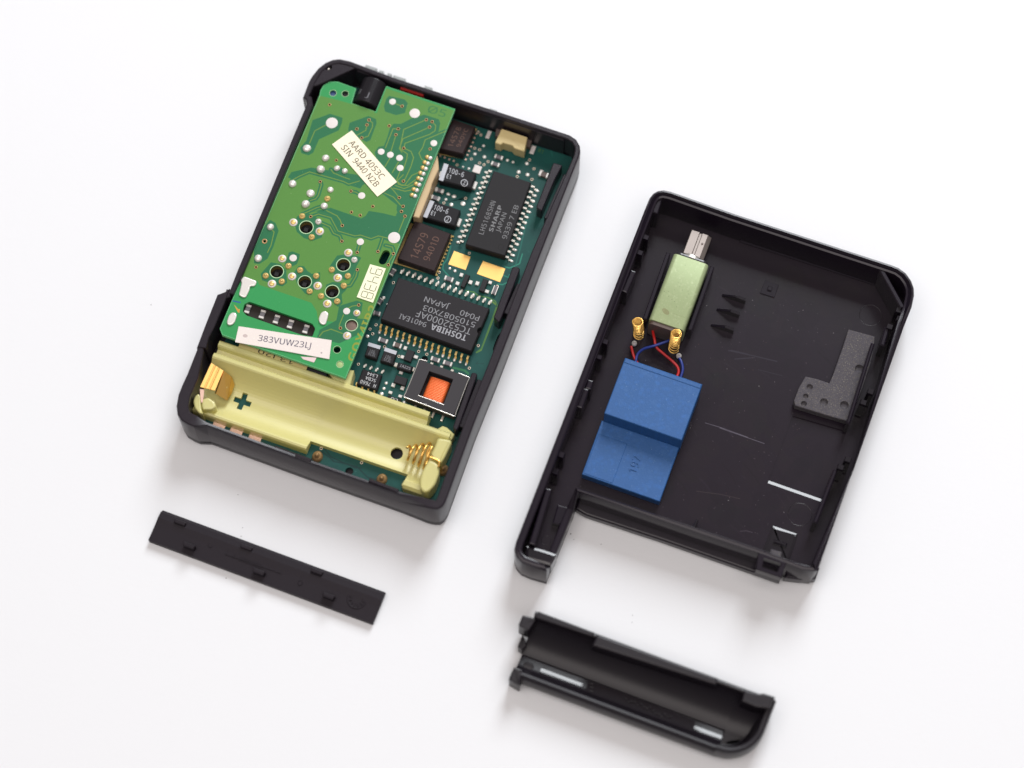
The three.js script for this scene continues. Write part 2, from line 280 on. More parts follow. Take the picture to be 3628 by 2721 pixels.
// ---------------------------------------------------------------- main circuit board
const mainBoard = thing('main_circuit_board', 'dark teal circuit board crowded with black chips, lying in the pager case', 'circuit board', FP, 3);
{
  const f = (p) => FP(p, BOARD), m = (zf, l) => mp(FP, BOARD, zf, l);
  const x0 = -24.6, x1 = 31.2, z0 = -41.6, z1 = 44.0, S = 18;
  const notch = m(V3, [[500, 1165], [470, 1205], [425, 1310], [398, 1395], [404, 1430], [425, 1450]]);
  const outline = [[x0, z0], [30.9, z0], [30.9, notch[0][1] - 1], ...notch.map(([x, z]) => [Math.min(x, 30.9), z]), [30.9, notch[5][1] + 0.6], [30.9, z1], [x0 + 3, z1], [x0, z1 - 3]];
  const cv = ([x, z]) => [(x - x0) * S, (z - z0) * S];
  const map = canvasTex(Math.round((x1 - x0) * S), Math.round((z1 - z0) * S), (c, w, h) => {
    c.fillStyle = '#0c4641'; c.fillRect(0, 0, w, h);
    for (let k = 0; k < 260; k++) { c.fillStyle = `rgba(${rnd() < 0.5 ? '30,104,92' : '8,52,52'},${0.06 + rnd() * 0.08})`; c.beginPath(); c.ellipse(rnd() * w, rnd() * h, 20 + rnd() * 60, 10 + rnd() * 40, rnd() * 3, 0, 7); c.fill(); }
    c.lineCap = c.lineJoin = 'round';
    const tr = (zf, l, wd = 5, col = '#1f7060') => { c.strokeStyle = col; c.lineWidth = wd; drawPts(c, m(zf, l).map(cv), false); c.stroke(); };
    tr(F, [[1880, 220], [1930, 260], [1890, 400], [1750, 760], [1700, 785]], 6, '#5d7c36'); tr(X, [[700, 845], [920, 900], [985, 960]], 9, '#2c6c48');
    tr(V3, [[10, 540], [120, 560], [180, 610], [330, 640], [430, 690], [460, 740], [400, 920], [230, 1390], [160, 1440]], 5, '#47723b'); tr(V3, [[470, 440], [540, 450], [600, 420]], 5, '#2a7c68'); tr(V3, [[550, 310], [625, 345], [640, 300]], 5); tr(V3, [[580, 190], [640, 205], [680, 190], [790, 140], [830, 0]], 5, '#2a7c68');
    tr(D, [[700, 880], [690, 960], [760, 1040]], 5); tr(D, [[780, 700], [740, 850], [700, 900]], 5); tr(D, [[1650, 330], [1560, 720], [1500, 930]], 4, '#1b6257');
    tr(G, [[1770, 790], [1860, 860], [1900, 900], [2060, 930], [2130, 970], [2212, 975]], 5, '#0a3333'); tr(H, [[150, 750], [230, 850], [400, 930], [520, 960], [600, 1040], [640, 1080], [760, 1110]], 5, '#0a3333');
    for (let k = 0; k < 46; k++) { const p = cv([3 + rnd() * 26, -41 + rnd() * 66]); c.strokeStyle = rnd() < 0.5 ? 'rgba(36,112,96,0.5)' : 'rgba(8,52,50,0.6)'; c.lineWidth = 3; c.beginPath(); c.moveTo(...p); const a = p[0] + (rnd() - 0.5) * 60, b = p[1] + (rnd() - 0.5) * 60; c.lineTo(a, b); c.lineTo(a + (rnd() - 0.5) * 10, b + 40 * (rnd() - 0.5)); c.stroke(); }
    c.save(); c.fillStyle = '#4a6a2c'; const q = cv(f(B(1640, 905))); c.translate(...q); c.rotate(0); txt(c, 'R1', -16, 0, 16, 26); c.restore();
    speckle(c, w, h, 160, ['#3d7d74', '#5d8f88'], 0.4, 1);
  });
  const holes = [circle(...f(H(435, 1010)), 0.85), circle(...f(F(1120, 858)), 0.7), circle(...f(H(960, 790)), 1.6)];
  const platedMain = [[B, 890, 870], [B, 945, 886], [B, 853, 990], [B, 945, 1036], [B, 995, 1055], [B, 1040, 1020], [B, 695, 1056], [B, 1505, 1000], [B, 1555, 1100], [B, 1530, 1220], [B, 1368, 1187], [B, 790, 1430], [B, 545, 1482], [D, 945, 168], [D, 988, 780], [D, 650, 995], [D, 637, 1060], [D, 138, 1112], [D, 1300, 1152], [F, 575, 478], [F, 508, 525], [F, 538, 578], [F, 672, 724], [F, 832, 830], [F, 1053, 775], [F, 1145, 806], [F, 1720, 710], [F, 1620, 962], [F, 378, 918], [H, 120, 755], [H, 572, 915], [B, 930, 690], [B, 960, 720]].map(([zf, x, y]) => f(zf(x, y)));
  for (const p of platedMain) holes.push(circle(p[0], p[1], 0.18, 10));
  const board = affUV(prism(outline, 3.0, BOARD, { holes }), [x0, z0], [x1, z0], [x0, z1]);
  add(mainBoard, 'board', board, new THREE.MeshPhysicalMaterial({ map, roughness: 0.45, specularIntensity: 0.5, bumpMap: map, bumpScale: 0.00002 }));

  const four = (h, c) => c.map((p) => FP(p, h));
  const quadChip = (name, corners, top, mat, o = {}) => {                       // corners: start, end of the reading line, then on round; texture runs along it
    const q = four(top, corners), g = prism(q, o.bottom ?? BOARD + 0.25, top, { bevel: o.bevel ?? 0.18, bevelH: o.bevelH ?? 0.2 });
    affUV(g, q[0], q[1], q[3]);
    const ms = add(mainBoard, name, g, mat, o.label); ms.q = q; return ms;
  };
  const pinGeo = (() => { const b = (w, h, l, x, y, z) => { const g = new THREE.BoxGeometry(w, h, l); g.translate(x, y, z); return g; }; const g = merge([b(0.42, 0.2, 0.62, 0, 1.3, 0.25), b(0.42, 1.25, 0.2, 0, 0.75, 0.66), b(0.46, 0.2, 0.75, 0, 0.12, 1.05)]); return boxUV(g); })();
  const blobGeo = boxUV(new THREE.SphereGeometry(1, 10, 6, 0, Math.PI * 2, 0, Math.PI / 2));
  const pins = (chip, a, b, n, turn, o = {}) => {                              // a, b: middles of the first and last foot on the board
    const p = FP(a, BOARD + 0.1), q = FP(b, BOARD + 0.1), sx = o.sx ?? 1, sz = o.sz ?? 1, sy = o.sy ?? 1, off = 1.05 * sz;
    for (let k = 0; k < n; k++) {
      const t = n > 1 ? k / (n - 1) : 0, x = p[0] + (q[0] - p[0]) * t, z = p[1] + (q[1] - p[1]) * t;
      put(chip, 'pin', pinGeo, o.mat ?? MT.pin, x - Math.sin(turn) * off, BOARD, z - Math.cos(turn) * off, sx * (0.94 + rnd() * 0.12), sy * (0.97 + rnd() * 0.06), sz, turn + (rnd() - 0.5) * 0.09);
      put(chip, 'solder_fillet', blobGeo, o.blob ?? MT.solder, x + Math.sin(turn) * 0.28 * sz, BOARD, z + Math.cos(turn) * 0.28 * sz, 0.3 * sx * (0.85 + rnd() * 0.35), 0.18 + rnd() * 0.18, 0.46 * sz * (0.8 + rnd() * 0.4), turn + (rnd() - 0.5) * 0.3);
    }
  };
  // large memory chip, lettering upside down
  {
    const mat = printed(820, 410, '#262427', (c, w, h) => {
      c.translate(w, h); c.rotate(Math.PI); c.fillStyle = '#96979c';
      txt(c, 'TOSHIBA', w * 0.105, h * 0.21, 54, w * 0.385, 'sans-serif', 'bold'); c.fillStyle = '#85868a'; txt(c, '9401EAI', w * 0.535, h * 0.20, 46, w * 0.30);
      txt(c, 'TC532000AF', w * 0.085, h * 0.375, 58, w * 0.60); txt(c, '5105087X03', w * 0.065, h * 0.545, 50, w * 0.58); txt(c, 'P040', w * 0.05, h * 0.71, 48, w * 0.22); txt(c, 'JAPAN', w * 0.40, h * 0.735, 48, w * 0.27);
      speckle(c, w, h, 130, ['#4c4a4c', '#3a383c', '#201f22'], 0.5, 1.6);
    });
    const k = [D(195, 1050), D(1215, 1398), F(1642, 775), F(628, 412)], q = four(7.1, k), nc = FP(F(1738, 540), 7.1);
    const g = cut(prism(q, BOARD + 0.25, 7.1, { bevel: 0.18, bevelH: 0.22 }), [prism(circle(nc[0] + 0.25, nc[1], 0.85, 16), 5.2, 8)]);
    affUV(g, q[0], q[1], q[3]);
    const chip = add(mainBoard, 'memory_chip', g, mat, 'large black chip with upside-down grey lettering');
    pins(chip, F(620, 545), F(1590, 900), 16, 0, { mat: MT.flux }); pins(chip, D(245, 985), D(1225, 1330), 16, Math.PI);
  }
  // second memory chip, lettering running up its length
  {
    const mat = printed(720, 400, '#252426', (c, w, h) => {
      c.fillStyle = '#77787a'; txt(c, 'LH5168SHN', w * 0.17, h * 0.26, 50, w * 0.46, 'monospace'); txt(c, 'SHARP', w * 0.24, h * 0.46, 42, w * 0.36, 'sans-serif', 'bold'); txt(c, 'JAPAN', w * 0.27, h * 0.62, 44, w * 0.26); txt(c, '9339 7 EB', w * 0.20, h * 0.83, 48, w * 0.46);
      c.strokeStyle = '#1c1b1d'; c.lineWidth = 4; c.beginPath(); c.arc(w * 0.09, h * 0.83, 26, 0, 7); c.stroke(); speckle(c, w, h, 120, ['#484649', '#39373a', '#1f1e21'], 0.5, 1.6);
    });
    const chip = quadChip('memory_chip', [D(945, 682), B(1105, 1120), B(1520, 1250), D(1388, 812)], 6.9, mat, { label: 'tall black chip with lettering running up its length' });
    pins(chip, B(1030, 1142), D(872, 662), 14, -Math.PI / 2); pins(chip, B(1575, 1338), D(1445, 862), 14, Math.PI / 2);
  }
  // two brown square chips
  const brown = (l1, l2) => printed(300, 300, '#2a1f20', (c, w, h) => { c.fillStyle = '#624940'; txt(c, l1, 34, 112, 62, 205, 'monospace'); txt(c, l2, 50, 205, 50, 190, 'monospace'); speckle(c, w, h, 220, ['#3c2e2e', '#281e20'], 0.5, 1.8); }, { roughness: 0.5 });
  {
    const c1 = quadChip('square_chip', [D(182, 842), D(380, 412), D(782, 560), D(600, 985)], 7.1, brown('14S79', '9401D'), { label: 'brown square chip with gold edges beside the large memory chip' });
    add(c1, 'gold_edge', prism(four(4.7, [D(140, 890), D(330, 440), D(800, 580), D(612, 1030)]), 4.45, 4.62), MT.flux);
    const c2 = quadChip('square_chip', [B(490, 872), B(650, 540), B(900, 628), B(760, 935)], 7.1, brown('14S78', '940YC'), { label: 'brown square chip in the shade of the top wall' });
    add(c2, 'gold_edge', prism(four(4.7, [B(470, 930), B(640, 560), B(915, 650), B(760, 985)]), 4.45, 4.6), MT.flux);
    for (const [x, y] of [[912, 712], [888, 760], [870, 810], [850, 856], [828, 905], [810, 950], [790, 1000], [505, 960], [556, 978], [606, 1000], [656, 1016]]) { const p = f(B(x, y)); put(c2, 'pin', uBox, MT.copperPad, p[0], BOARD, p[1], 0.4, 0.3, 0.4); }
    for (let k = 0; k < 12; k++) { const t = k / 11, p = f(D(806 - t * 180, 600 + t * 430)); put(c1, 'pin', uBox, MT.flux, p[0], BOARD, p[1], 0.35, 0.3, 0.3); }
  }
  // two large capacitors marked 100-6
  const cap100 = printed(420, 230, '#1e1d20', (c, w, h) => {
    c.fillStyle = '#b9bcc2'; txt(c, '100-6', 78, 66, 62, 205, 'monospace'); txt(c, 'E1', 72, 146, 56, 70, 'monospace'); c.strokeStyle = '#b9bcc2'; c.lineWidth = 8; c.beginPath(); c.arc(308, 160, 40, 0, 7); c.stroke(); txt(c, '2', 292, 160, 48, 32); speckle(c, w, h, 60, ['#343236', '#19181b'], 0.5, 1.6);
  });
  const bigCaps = [[[B(545, 1032), B(908, 1152), B(848, 1318), B(492, 1228)], 'upper'], [[D(548, 182), D(890, 298), D(828, 478), D(472, 376)], 'lower']].map(([k, w]) => {
    const ms = quadChip('capacitor', k, 6.9, cap100, { bevel: 0.25, label: w === 'upper' ? 'black capacitor by the white square pad' : 'black capacitor by the brown square chip' }), q = ms.q;
    const at = (a, b) => [q[0][0] + (q[1][0] - q[0][0]) * a + (q[3][0] - q[0][0]) * b, q[0][1] + (q[1][1] - q[0][1]) * a + (q[3][1] - q[0][1]) * b];
    add(ms, 'polarity_band', prism([at(0.01, 0.02), at(0.15, 0.02), at(0.12, 0.98), at(-0.01, 0.98)], 6.6, 6.95), MT.silverBand);
    return ms;
  });
  for (const ms of bigCaps) for (const s of [0, 1]) { const a = ms.q[s], b = ms.q[s ? 2 : 3]; put(ms, 'terminal', uBox, MT.solder, (a[0] + b[0]) / 2 + (s ? 0.25 : -0.25), BOARD, (a[1] + b[1]) / 2, 0.8, 0.8, 1.8); }
  // small capacitors with a grey band
  const cap106 = printed(220, 280, '#242224', (c, w, h) => { c.translate(w, h); c.rotate(Math.PI); c.fillStyle = '#77787c'; txt(c, '901', 60, 120, 60, 110, 'monospace'); txt(c, '3E39', 40, 60, 56, 130, 'monospace'); });
  for (const k of [[F(495, 672), F(630, 712), F(582, 862), F(448, 818)], [F(680, 728), F(812, 772), F(762, 922), F(622, 880)]]) {
    const ms = quadChip('capacitor', k, 6.1, cap106, { bevel: 0.15 }), q = ms.q, w = [(q[3][0] - q[0][0]) * 0.26, (q[3][1] - q[0][1]) * 0.26];
    add(ms, 'polarity_band', prism([q[0], q[1], [q[1][0] + w[0], q[1][1] + w[1]], [q[0][0] + w[0], q[0][1] + w[1]]].map(([x, z]) => [x, z + 0.02]), 5.8, 6.14), MT.silverBand);
  }
  // small parts with lettering
  const a225 = quadChip('diode', [F(832, 892), F(992, 944), F(962, 1010), F(806, 960)], 5.6, printed(300, 140, '#1f1e21', (c) => { c.fillStyle = '#9a9ba0'; txt(c, 'IA225', 40, 62, 56, 230, 'monospace'); }), { label: 'black diode with white lettering beside the copper coil' });
  for (const [x, y] of [[800, 935], [990, 985]]) { const p = f(F(x, y)); put(a225, 'terminal', uBox, MT.pin, p[0], BOARD, p[1], 0.7, 0.7, 0.9); }
  const so8 = quadChip('small_chip', [F(428, 968), F(645, 1038), F(588, 1212), F(358, 1140)], 5.7, printed(300, 250, '#1d1c1f', (c, w, h) => { c.translate(w, h); c.rotate(Math.PI); c.fillStyle = '#c4c5c9'; txt(c, 'H 7660', 22, 58, 54, 245, 'monospace'); txt(c, 'SCBA', 50, 135, 48, 165, 'monospace'); txt(c, 'L344', 50, 205, 48, 165, 'monospace'); }), { label: 'small eight-pin black chip with white lettering by the battery tray' });
  pins(so8, F(352, 1172), F(552, 1248), 4, 0, { sx: 0.85, sy: 0.7, sz: 0.7, mat: MT.flux }); pins(so8, F(458, 935), F(655, 1000), 4, Math.PI, { sx: 0.85, sy: 0.7, sz: 0.7, mat: MT.pin });
  const tiny = (k, h, mat, pads, name = 'transistor') => { const ms = quadChip(name, k, h, mat, { bevel: 0.1 }); for (const [p, a, b] of pads) { const q = f(p); put(ms, 'terminal', uBox, MT.solder, q[0], BOARD, q[1], a, 0.42, b); } return ms; };
  tiny([D(945, 1010), D(996, 1028), D(932, 1166), D(888, 1150)], 5.5, MT.chip, [[D(900, 1030), 0.75, 0.8], [D(857, 1125), 0.8, 0.75], [D(1002, 1112), 0.8, 0.85]]);
  tiny([D(1145, 1060), D(1202, 1080), D(1150, 1216), D(1094, 1195)], 5.5, MT.chip, [[D(1078, 1125), 0.8, 0.85], [D(1222, 1115), 0.75, 0.7], [D(1186, 1215), 0.9, 0.7]]);
  tiny([F(930, 745), F(1012, 775), F(965, 895), F(882, 865)], 5.3, MT.chip, [[F(905, 742), 0.7, 0.8], [F(1022, 842), 0.9, 0.7], [F(872, 842), 0.7, 0.7]]);
  tiny([F(800, 1035), F(932, 1078), F(905, 1162), F(772, 1118)], 5.3, MT.chip, [[F(770, 1158), 0.8, 0.8], [F(873, 1192), 0.8, 0.8], [F(855, 1020), 0.8, 0.6]]);
  tiny([F(712, 1262), F(862, 1312), F(842, 1370), F(690, 1318)], 5.4, printed(260, 120, '#1d1c1f', (c, w, h) => { c.translate(w, h); c.rotate(Math.PI); c.fillStyle = '#cfd0d2'; txt(c, 'CO', 50, 62, 74, 150, 'sans-serif'); }), [[F(738, 1240), 0.8, 0.6], [F(848, 1282), 0.8, 0.6]]);
  // chip resistors and capacitors: body with two silver ends
  const chipPart = (p, l, w, turn, body = MT.capGrey, h = 0.75) => {
    const q = FP(p, BOARD + h), r = put(mainBoard, 'chip_resistor', uBox, body, q[0], BOARD, q[1], l * 0.62, h, w, turn);
    for (const s of [-1, 1]) { const e = new THREE.Mesh(uBox, MT.solder); e.name = 'end_cap'; e.castShadow = e.receiveShadow = true; e.position.set(s * 0.66, 0, 0); e.scale.set(0.36, 1.06, 1.06); r.add(e); }
  };
  for (const a of [[D(760, 1065), 1.9, 1.0, 0], [D(1275, 1192), 1.0, 1.9, 0], [F(655, 648), 2.0, 0.95, 0], [F(815, 702), 1.8, 1.05, 0, MT.capBody], [F(1240, 862), 1.9, 0.95, 0], [F(1378, 905), 1.9, 0.95, 0], [B(1160, 965), 1.8, 0.9, 0], [B(1122, 1045), 1.8, 0.9, 0], [B(500, 1340), 1.7, 0.95, 0], [B(450, 1425), 1.9, 0.9, 0], [D(610, 158), 1.7, 0.9, 0], [D(650, 72), 1.7, 0.9, 0], [B(1665, 1160), 1.9, 1.2, 0, MT.capBody], [D(100, 1330), 1.6, 0.9, 1.4], [D(130, 990), 1.6, 0.9, 1.4], [F(620, 210), 1.4, 0.9, 1.3], [F(585, 345), 1.5, 0.9, 0.1]]) chipPart(...a);
  // bare gold pads
  for (const k of [[D(818, 755), D(1002, 822), D(948, 970), D(752, 905)], [D(1142, 868), D(1392, 955), D(1365, 1030), D(1332, 1106), D(1072, 1012)]]) add(mainBoard, 'gold_pad', prism(k.map(f), BOARD - 0.02, BOARD + 0.06, { bevel: 0.03, bevelH: 0.02 }), MT.goldPad);
  // solder dots, pads and plated holes
  for (const [zf, x, y, r, m2] of [[B, 990, 842, 20], [B, 893, 935, 22], [B, 1000, 967, 24], [B, 1257, 1005, 20], [B, 1320, 1026, 18], [B, 1475, 1042, 24], [B, 1383, 1136, 26], [B, 1483, 1166, 26], [B, 600, 1386, 20], [B, 655, 1410, 24], [B, 570, 1445, 18], [B, 630, 1500, 22], [B, 760, 1490, 32], [B, 760, 1080, 14], [B, 825, 1100, 18], [D, 770, 952, 18], [D, 828, 980, 20], [D, 750, 118, 22], [D, 822, 145, 24], [D, 725, 180, 18], [D, 788, 238, 26], [F, 690, 1130, 20], [F, 665, 1190, 20], [F, 640, 1250, 24], [F, 660, 175, 22], [F, 480, 605, 24], [F, 890, 1345, 20], [F, 870, 1390, 24], [H, 1030, 285, 22]]) { const p = f(zf(x, y)), k = r / 54; put(mainBoard, 'solder_dot', uDome, m2 ?? MT.solder, p[0], BOARD, p[1], k, 0.25, k * 0.95); }
  for (const [p, a, b] of [[B(918, 1110), 1.7, 1.8], [B(1045, 722), 0.85, 1.9], [B(1540, 892), 0.95, 2.0], [B(1632, 1150), 0.8, 1.4]]) { const q = f(p); put(mainBoard, 'solder_pad', uBox, MT.pad, q[0], BOARD, q[1], a, 0.3, b); }
  for (const p of [G(630, 478), G(822, 548), G(1030, 625)]) { const q = f(p); put(mainBoard, 'copper_pad', uBox, MT.copperPad, q[0], BOARD, q[1] + 0.3, 2.7, 0.25, 2.4); }
  for (const p of platedMain) put(mainBoard, 'plated_hole', uRing, MT.viaLight, p[0], BOARD - 0.01, p[1], 0.34, 0.09, 0.34);
  // brown solder lumps by the lower lip
  for (const p of [H(78, 850), H(800, 1105), V1(500, 690)]) { const q = f(p); put(mainBoard, 'solder_lump', uPeak, MT.via, q[0], BOARD, q[1], 1.15, 1.5, 1.3); }
  // cream crystal can by the top wall
  {
    const k = four(7.6, [B(1192, 648), B(1482, 745), B(1446, 905), B(1335, 868), B(1312, 838), B(1205, 806), B(1185, 828), B(1118, 806)]);
    const cr = add(mainBoard, 'switch', prism(fillet(k, 0.15, 3), BOARD, 7.6, { bevel: 0.15 }), MT.cream, 'cream block under the top wall');
    const b = four(5.6, [B(1140, 560), B(1560, 690), B(1510, 860), B(1120, 730)]); add(cr, 'switch_base', prism(b, BOARD, 5.6, { bevel: 0.1 }), MT.capBody);
  }
  // square inductor with an orange copper coil
  {
    const top = 8.2, k = four(top, [F(1068, 868), F(1615, 1062), F(1448, 1488), F(892, 1282)]), w = four(top, [F(1168, 985), F(1450, 1082), F(1338, 1368), F(1050, 1265)]);
    const core = add(mainBoard, 'inductor', prism(fillet(k, 0.2, 3), 5.2, top, { holes: [w], bevel: 0.12 }), printed(64, 64, '#39373a', (c, a, b) => speckle(c, a, b, 160, ['#454346', '#2f2d30', '#504e50'], 0.5, 1.5)), 'square grey inductor with an orange copper coil in its window');
    const cc = [(w[0][0] + w[1][0] + w[2][0] + w[3][0]) / 4, (w[0][1] + w[1][1] + w[2][1] + w[3][1]) / 4], wx = w[1][0] - w[0][0], wz = w[3][1] - w[0][1];
    const turns = []; const n = 15, zl = wz * 0.84; cc[1] += wz * 0.03;
    for (let i = 0; i < n; i++) turns.push(tube([[cc[0] - wx * 0.38, 6.2, 0], [cc[0] - wx * 0.36, 6.8, 0], [cc[0] - wx * 0.2, 7.0, 0], [cc[0], 7.05, 0], [cc[0] + wx * 0.2, 7.0, 0], [cc[0] + wx * 0.36, 6.8, 0], [cc[0] + wx * 0.38, 6.2, 0]].map(([x, y]) => [x, y, cc[1] - zl / 2 + zl * (i + 0.5) / n]), zl / n * 0.56, 12, 6));
    add(core, 'copper_winding', merge(turns), MT.copperCoil);
    add(core, 'core_floor', prism(w.map(([x, z]) => [cc[0] + (x - cc[0]) * 1.05, cc[1] + (z - cc[1]) * 1.12]), 4.6, 5.6), MT.chip);
    const c3 = (p, h) => { const q = FP(p, h); return [q[0], h, q[1]]; };
    { const poly = [F(1150, 884), F(1064, 862), F(890, 1284), F(1160, 1385), F(1455, 1500), F(1620, 1064), F(1500, 1018)], dense = []; for (let i = 0; i < poly.length - 1; i++) for (let k = 0; k < 8; k++) dense.push(c3([poly[i][0] + (poly[i + 1][0] - poly[i][0]) * k / 8, poly[i][1] + (poly[i + 1][1] - poly[i][1]) * k / 8], top - 0.12)); dense.push(c3(poly[6], top - 0.12)); add(core, 'clip_wire', tube(dense, 0.13, 160, 6), MT.nickel); }
    add(core, 'window_edge', tube([c3(F(1048, 1268), top), c3(F(1190, 1318), top), c3(F(1335, 1372), top)], 0.11, 12, 6), MT.nickel);
    for (const [x, y] of [[1010, 1415], [1112, 1455], [1215, 1492], [1320, 1530]]) { const q = f(F(x, y)); put(core, 'lead', uBox, MT.pin, q[0], BOARD, q[1] - 0.4, 0.5, 0.7, 2.2); }
    for (const [x, y] of [[1200, 912], [1310, 948], [1430, 990]]) { const q = FP(F(x, y), 6.4); put(core, 'lead', uBox, MT.pin, q[0], 4.6, q[1], 0.7, 2.0, 0.5); }
  }
  // cream connector strip that carries the upper board
  const conn = [...mp(FP, 9.3, A, [[1690, 1250], [1738, 1272], [1748, 1340], [1752, 1420]]), ...mp(FP, 9.3, D, [[572, 0], [548, 90], [440, 360], [425, 388], [360, 372], [400, 240]])];
  add(mainBoard, 'connector_strip', prism(conn, BOARD, 9.4, { bevel: 0.15 }), MT.tan, 'tan connector strip between the two circuit boards');
}

// ---------------------------------------------------------------- bright green upper circuit board
const upper = thing('upper_circuit_board', 'bright green circuit board with white stickers and silver solder joints, standing above the teal board', 'circuit board', FP, UP - 1);
{
  const f = (p) => FP(p, UP), m = (zf, l) => mp(FP, UP, zf, l);
  const x0 = -26.2, x1 = 4.6, z0 = -41.5, z1 = 26.6, S = 24, cv = ([x, z]) => [(x - x0) * S, (z - z0) * S];
  const outline = [...m(A, [[418, 592], [428, 540], [462, 482], [530, 442], [620, 440], [825, 515], [776, 680], [1046, 775], [1165, 490], [1935, 745]]), ...m(E, [[1972, 1390], [592, 905], [565, 835]])];
  const slot = fillet(m(E, [[840, 560], [895, 532], [1600, 778], [1635, 835], [1602, 925], [1480, 905], [865, 688], [818, 640]]), 0.3, 3);
  const sl = [C(1478, 945), C(1440, 1025)].map(f), slotHole = (() => { const [a, b] = sl, an = Math.atan2(b[1] - a[1], b[0] - a[0]), r = 0.85, o = []; for (let k = 0; k <= 8; k++) o.push([b[0] + r * Math.cos(an - Math.PI / 2 + Math.PI * k / 8), b[1] + r * Math.sin(an - Math.PI / 2 + Math.PI * k / 8)]); for (let k = 0; k <= 8; k++) o.push([a[0] + r * Math.cos(an + Math.PI / 2 + Math.PI * k / 8), a[1] + r * Math.sin(an + Math.PI / 2 + Math.PI * k / 8)]); return o; })();
  const bores = [[A(568, 568), 0.78], [A(705, 575), 0.76], [C(585, 648), 1.5], [C(255, 1145), 1.45], [C(568, 1260), 1.45], [C(1000, 1070), 1.48], [C(875, 1368), 1.48], [E(2040, 797), 1.3], [E(1878, 1070), 0.82], [E(1910, 1235), 0.75]].map(([p, r]) => [f(p), r]);
  const plated = [[A, 530, 700], [A, 970, 870], [A, 948, 925], [A, 835, 970], [A, 890, 1070], [A, 1340, 715], [A, 1613, 868], [A, 1678, 890], [A, 1648, 950], [A, 1197, 935], [A, 1298, 970], [A, 1272, 1035], [A, 1360, 1185], [A, 1655, 1195], [A, 1355, 1555], [A, 605, 1320], [A, 425, 1560], [C, 1085, 245], [C, 1625, 318], [C, 1668, 415], [C, 1650, 472], [C, 1330, 415], [C, 1090, 480], [C, 1188, 515], [C, 1690, 525], [C, 635, 530], [C, 988, 630], [C, 983, 805], [C, 1155, 930], [C, 1387, 920], [C, 1560, 945], [C, 1503, 1070], [C, 1157, 1125], [C, 1172, 1520], [C, 118, 805, 0.6], [C, 22, 1095], [E, 1915, 830]].map(([zf, x, y, r]) => [f(zf(x, y)), r ?? 0.38]);
  const Z = (zf) => (l) => m(zf, l).map(cv), a = Z(A), cc = Z(C), e = Z(E);
  const LIGHT = '#4d7e36', DARK = '#1e643f', BARE = '#2a894a', TRACE = '#668234';
  const paint = (c, w, h) => {
    c.fillStyle = LIGHT; c.fillRect(0, 0, w, h); c.lineJoin = c.lineCap = 'round';
    const fill = (pts, col) => { c.fillStyle = col; drawPts(c, pts, true); c.fill(); };
    const line = (pts, col, wd) => { c.strokeStyle = col; c.lineWidth = wd; drawPts(c, pts, false); c.stroke(); };
    const traces = [];
    const tr = (pts, moat = 22) => { line(pts, DARK, moat); traces.push(pts); };
    // bare tab at the top and the bare end by the long slot
    fill(a([[380, 400], [700, 400], [840, 500], [776, 690], [600, 640], [405, 592]]), BARE);
    fill(a([[1160, 470], [1950, 730], [1935, 765], [1165, 515], [1060, 790], [1030, 790]]), BARE);
    fill(e([[760, 250], [985, 300], [1010, 345], [1590, 545], [1650, 640], [1665, 745], [1880, 760], [2000, 900], [2212, 720], [2212, 900], [1990, 1400], [560, 920], [540, 830]]), BARE);
    fill(e([[560, 840], [880, 0], [900, 0], [800, 260]]), BARE);
    // dark islands
    fill(a([[535, 800], [675, 845], [668, 900], [632, 985], [412, 1085], [345, 1235], [295, 1265], [215, 1240], [200, 1180], [270, 1100], [340, 870]]), DARK);
    fill(a([[965, 825], [1048, 858], [1056, 905], [985, 1095], [940, 1115], [740, 1000], [740, 965], [755, 900]]), DARK);
    fill(a([[1195, 600], [1370, 640], [1405, 682], [1372, 790], [1275, 815], [1150, 775], [1138, 715], [1165, 630]]), DARK);
    fill([...a([[1590, 810], [1752, 862], [1768, 905], [1742, 1030], [1850, 985]]), ...cc([[1900, 330], [1700, 850], [1490, 800], [1390, 745], [1310, 775], [1185, 735], [1120, 752], [935, 690], [885, 590], [830, 505], [700, 470], [620, 480], [860, 430], [1200, 550], [1250, 520], [1285, 465], [1440, 490], [1580, 525], [1605, 480], [1555, 370], [1440, 275], [1230, 210], [1195, 120]]), ...a([[1050, 1290], [1035, 1230], [1075, 1170], [1148, 1158], [1205, 962], [1245, 912], [1330, 912], [1450, 850]])], DARK);
    fill(cc([[1440, 275], [1600, 400], [1590, 520], [1440, 480], [1285, 460], [1240, 515], [1200, 545], [870, 435], [830, 360], [830, 160], [1000, 190], [1060, 250], [1170, 350], [1260, 320], [1270, 260], [1190, 200], [1240, 160], [1380, 300]]), LIGHT);
    fill(cc([[1150, 60], [1240, 140], [1190, 215], [1060, 175], [620, 30], [450, 120], [380, 90], [420, 30], [640, -20]]), DARK);
    fill(cc([[860, -10], [980, -20], [1050, 80], [1000, 130], [880, 60]]), DARK);
    fill(cc([[180, 565], [240, 600], [275, 685], [215, 870], [150, 1000], [60, 1060], [0, 1050], [0, 860], [130, 620]]), DARK);
    fill(cc([[390, 930], [430, 918], [512, 950], [505, 1000], [480, 1060], [380, 1110], [340, 1080]]), DARK);
    fill(cc([[480, 530], [560, 470], [700, 540], [770, 600], [760, 760], [660, 800], [560, 770], [480, 700], [455, 620]]), DARK);
    fill(cc([[190, 1040], [300, 1060], [360, 1130], [370, 1270], [320, 1310], [240, 1290], [90, 1240], [75, 1170]]), DARK);
    fill(cc([[500, 1080], [560, 1085], [600, 1140], [650, 1170], [740, 1150], [740, 1230], [680, 1330], [640, 1410], [570, 1390], [480, 1280], [450, 1150]]), DARK);
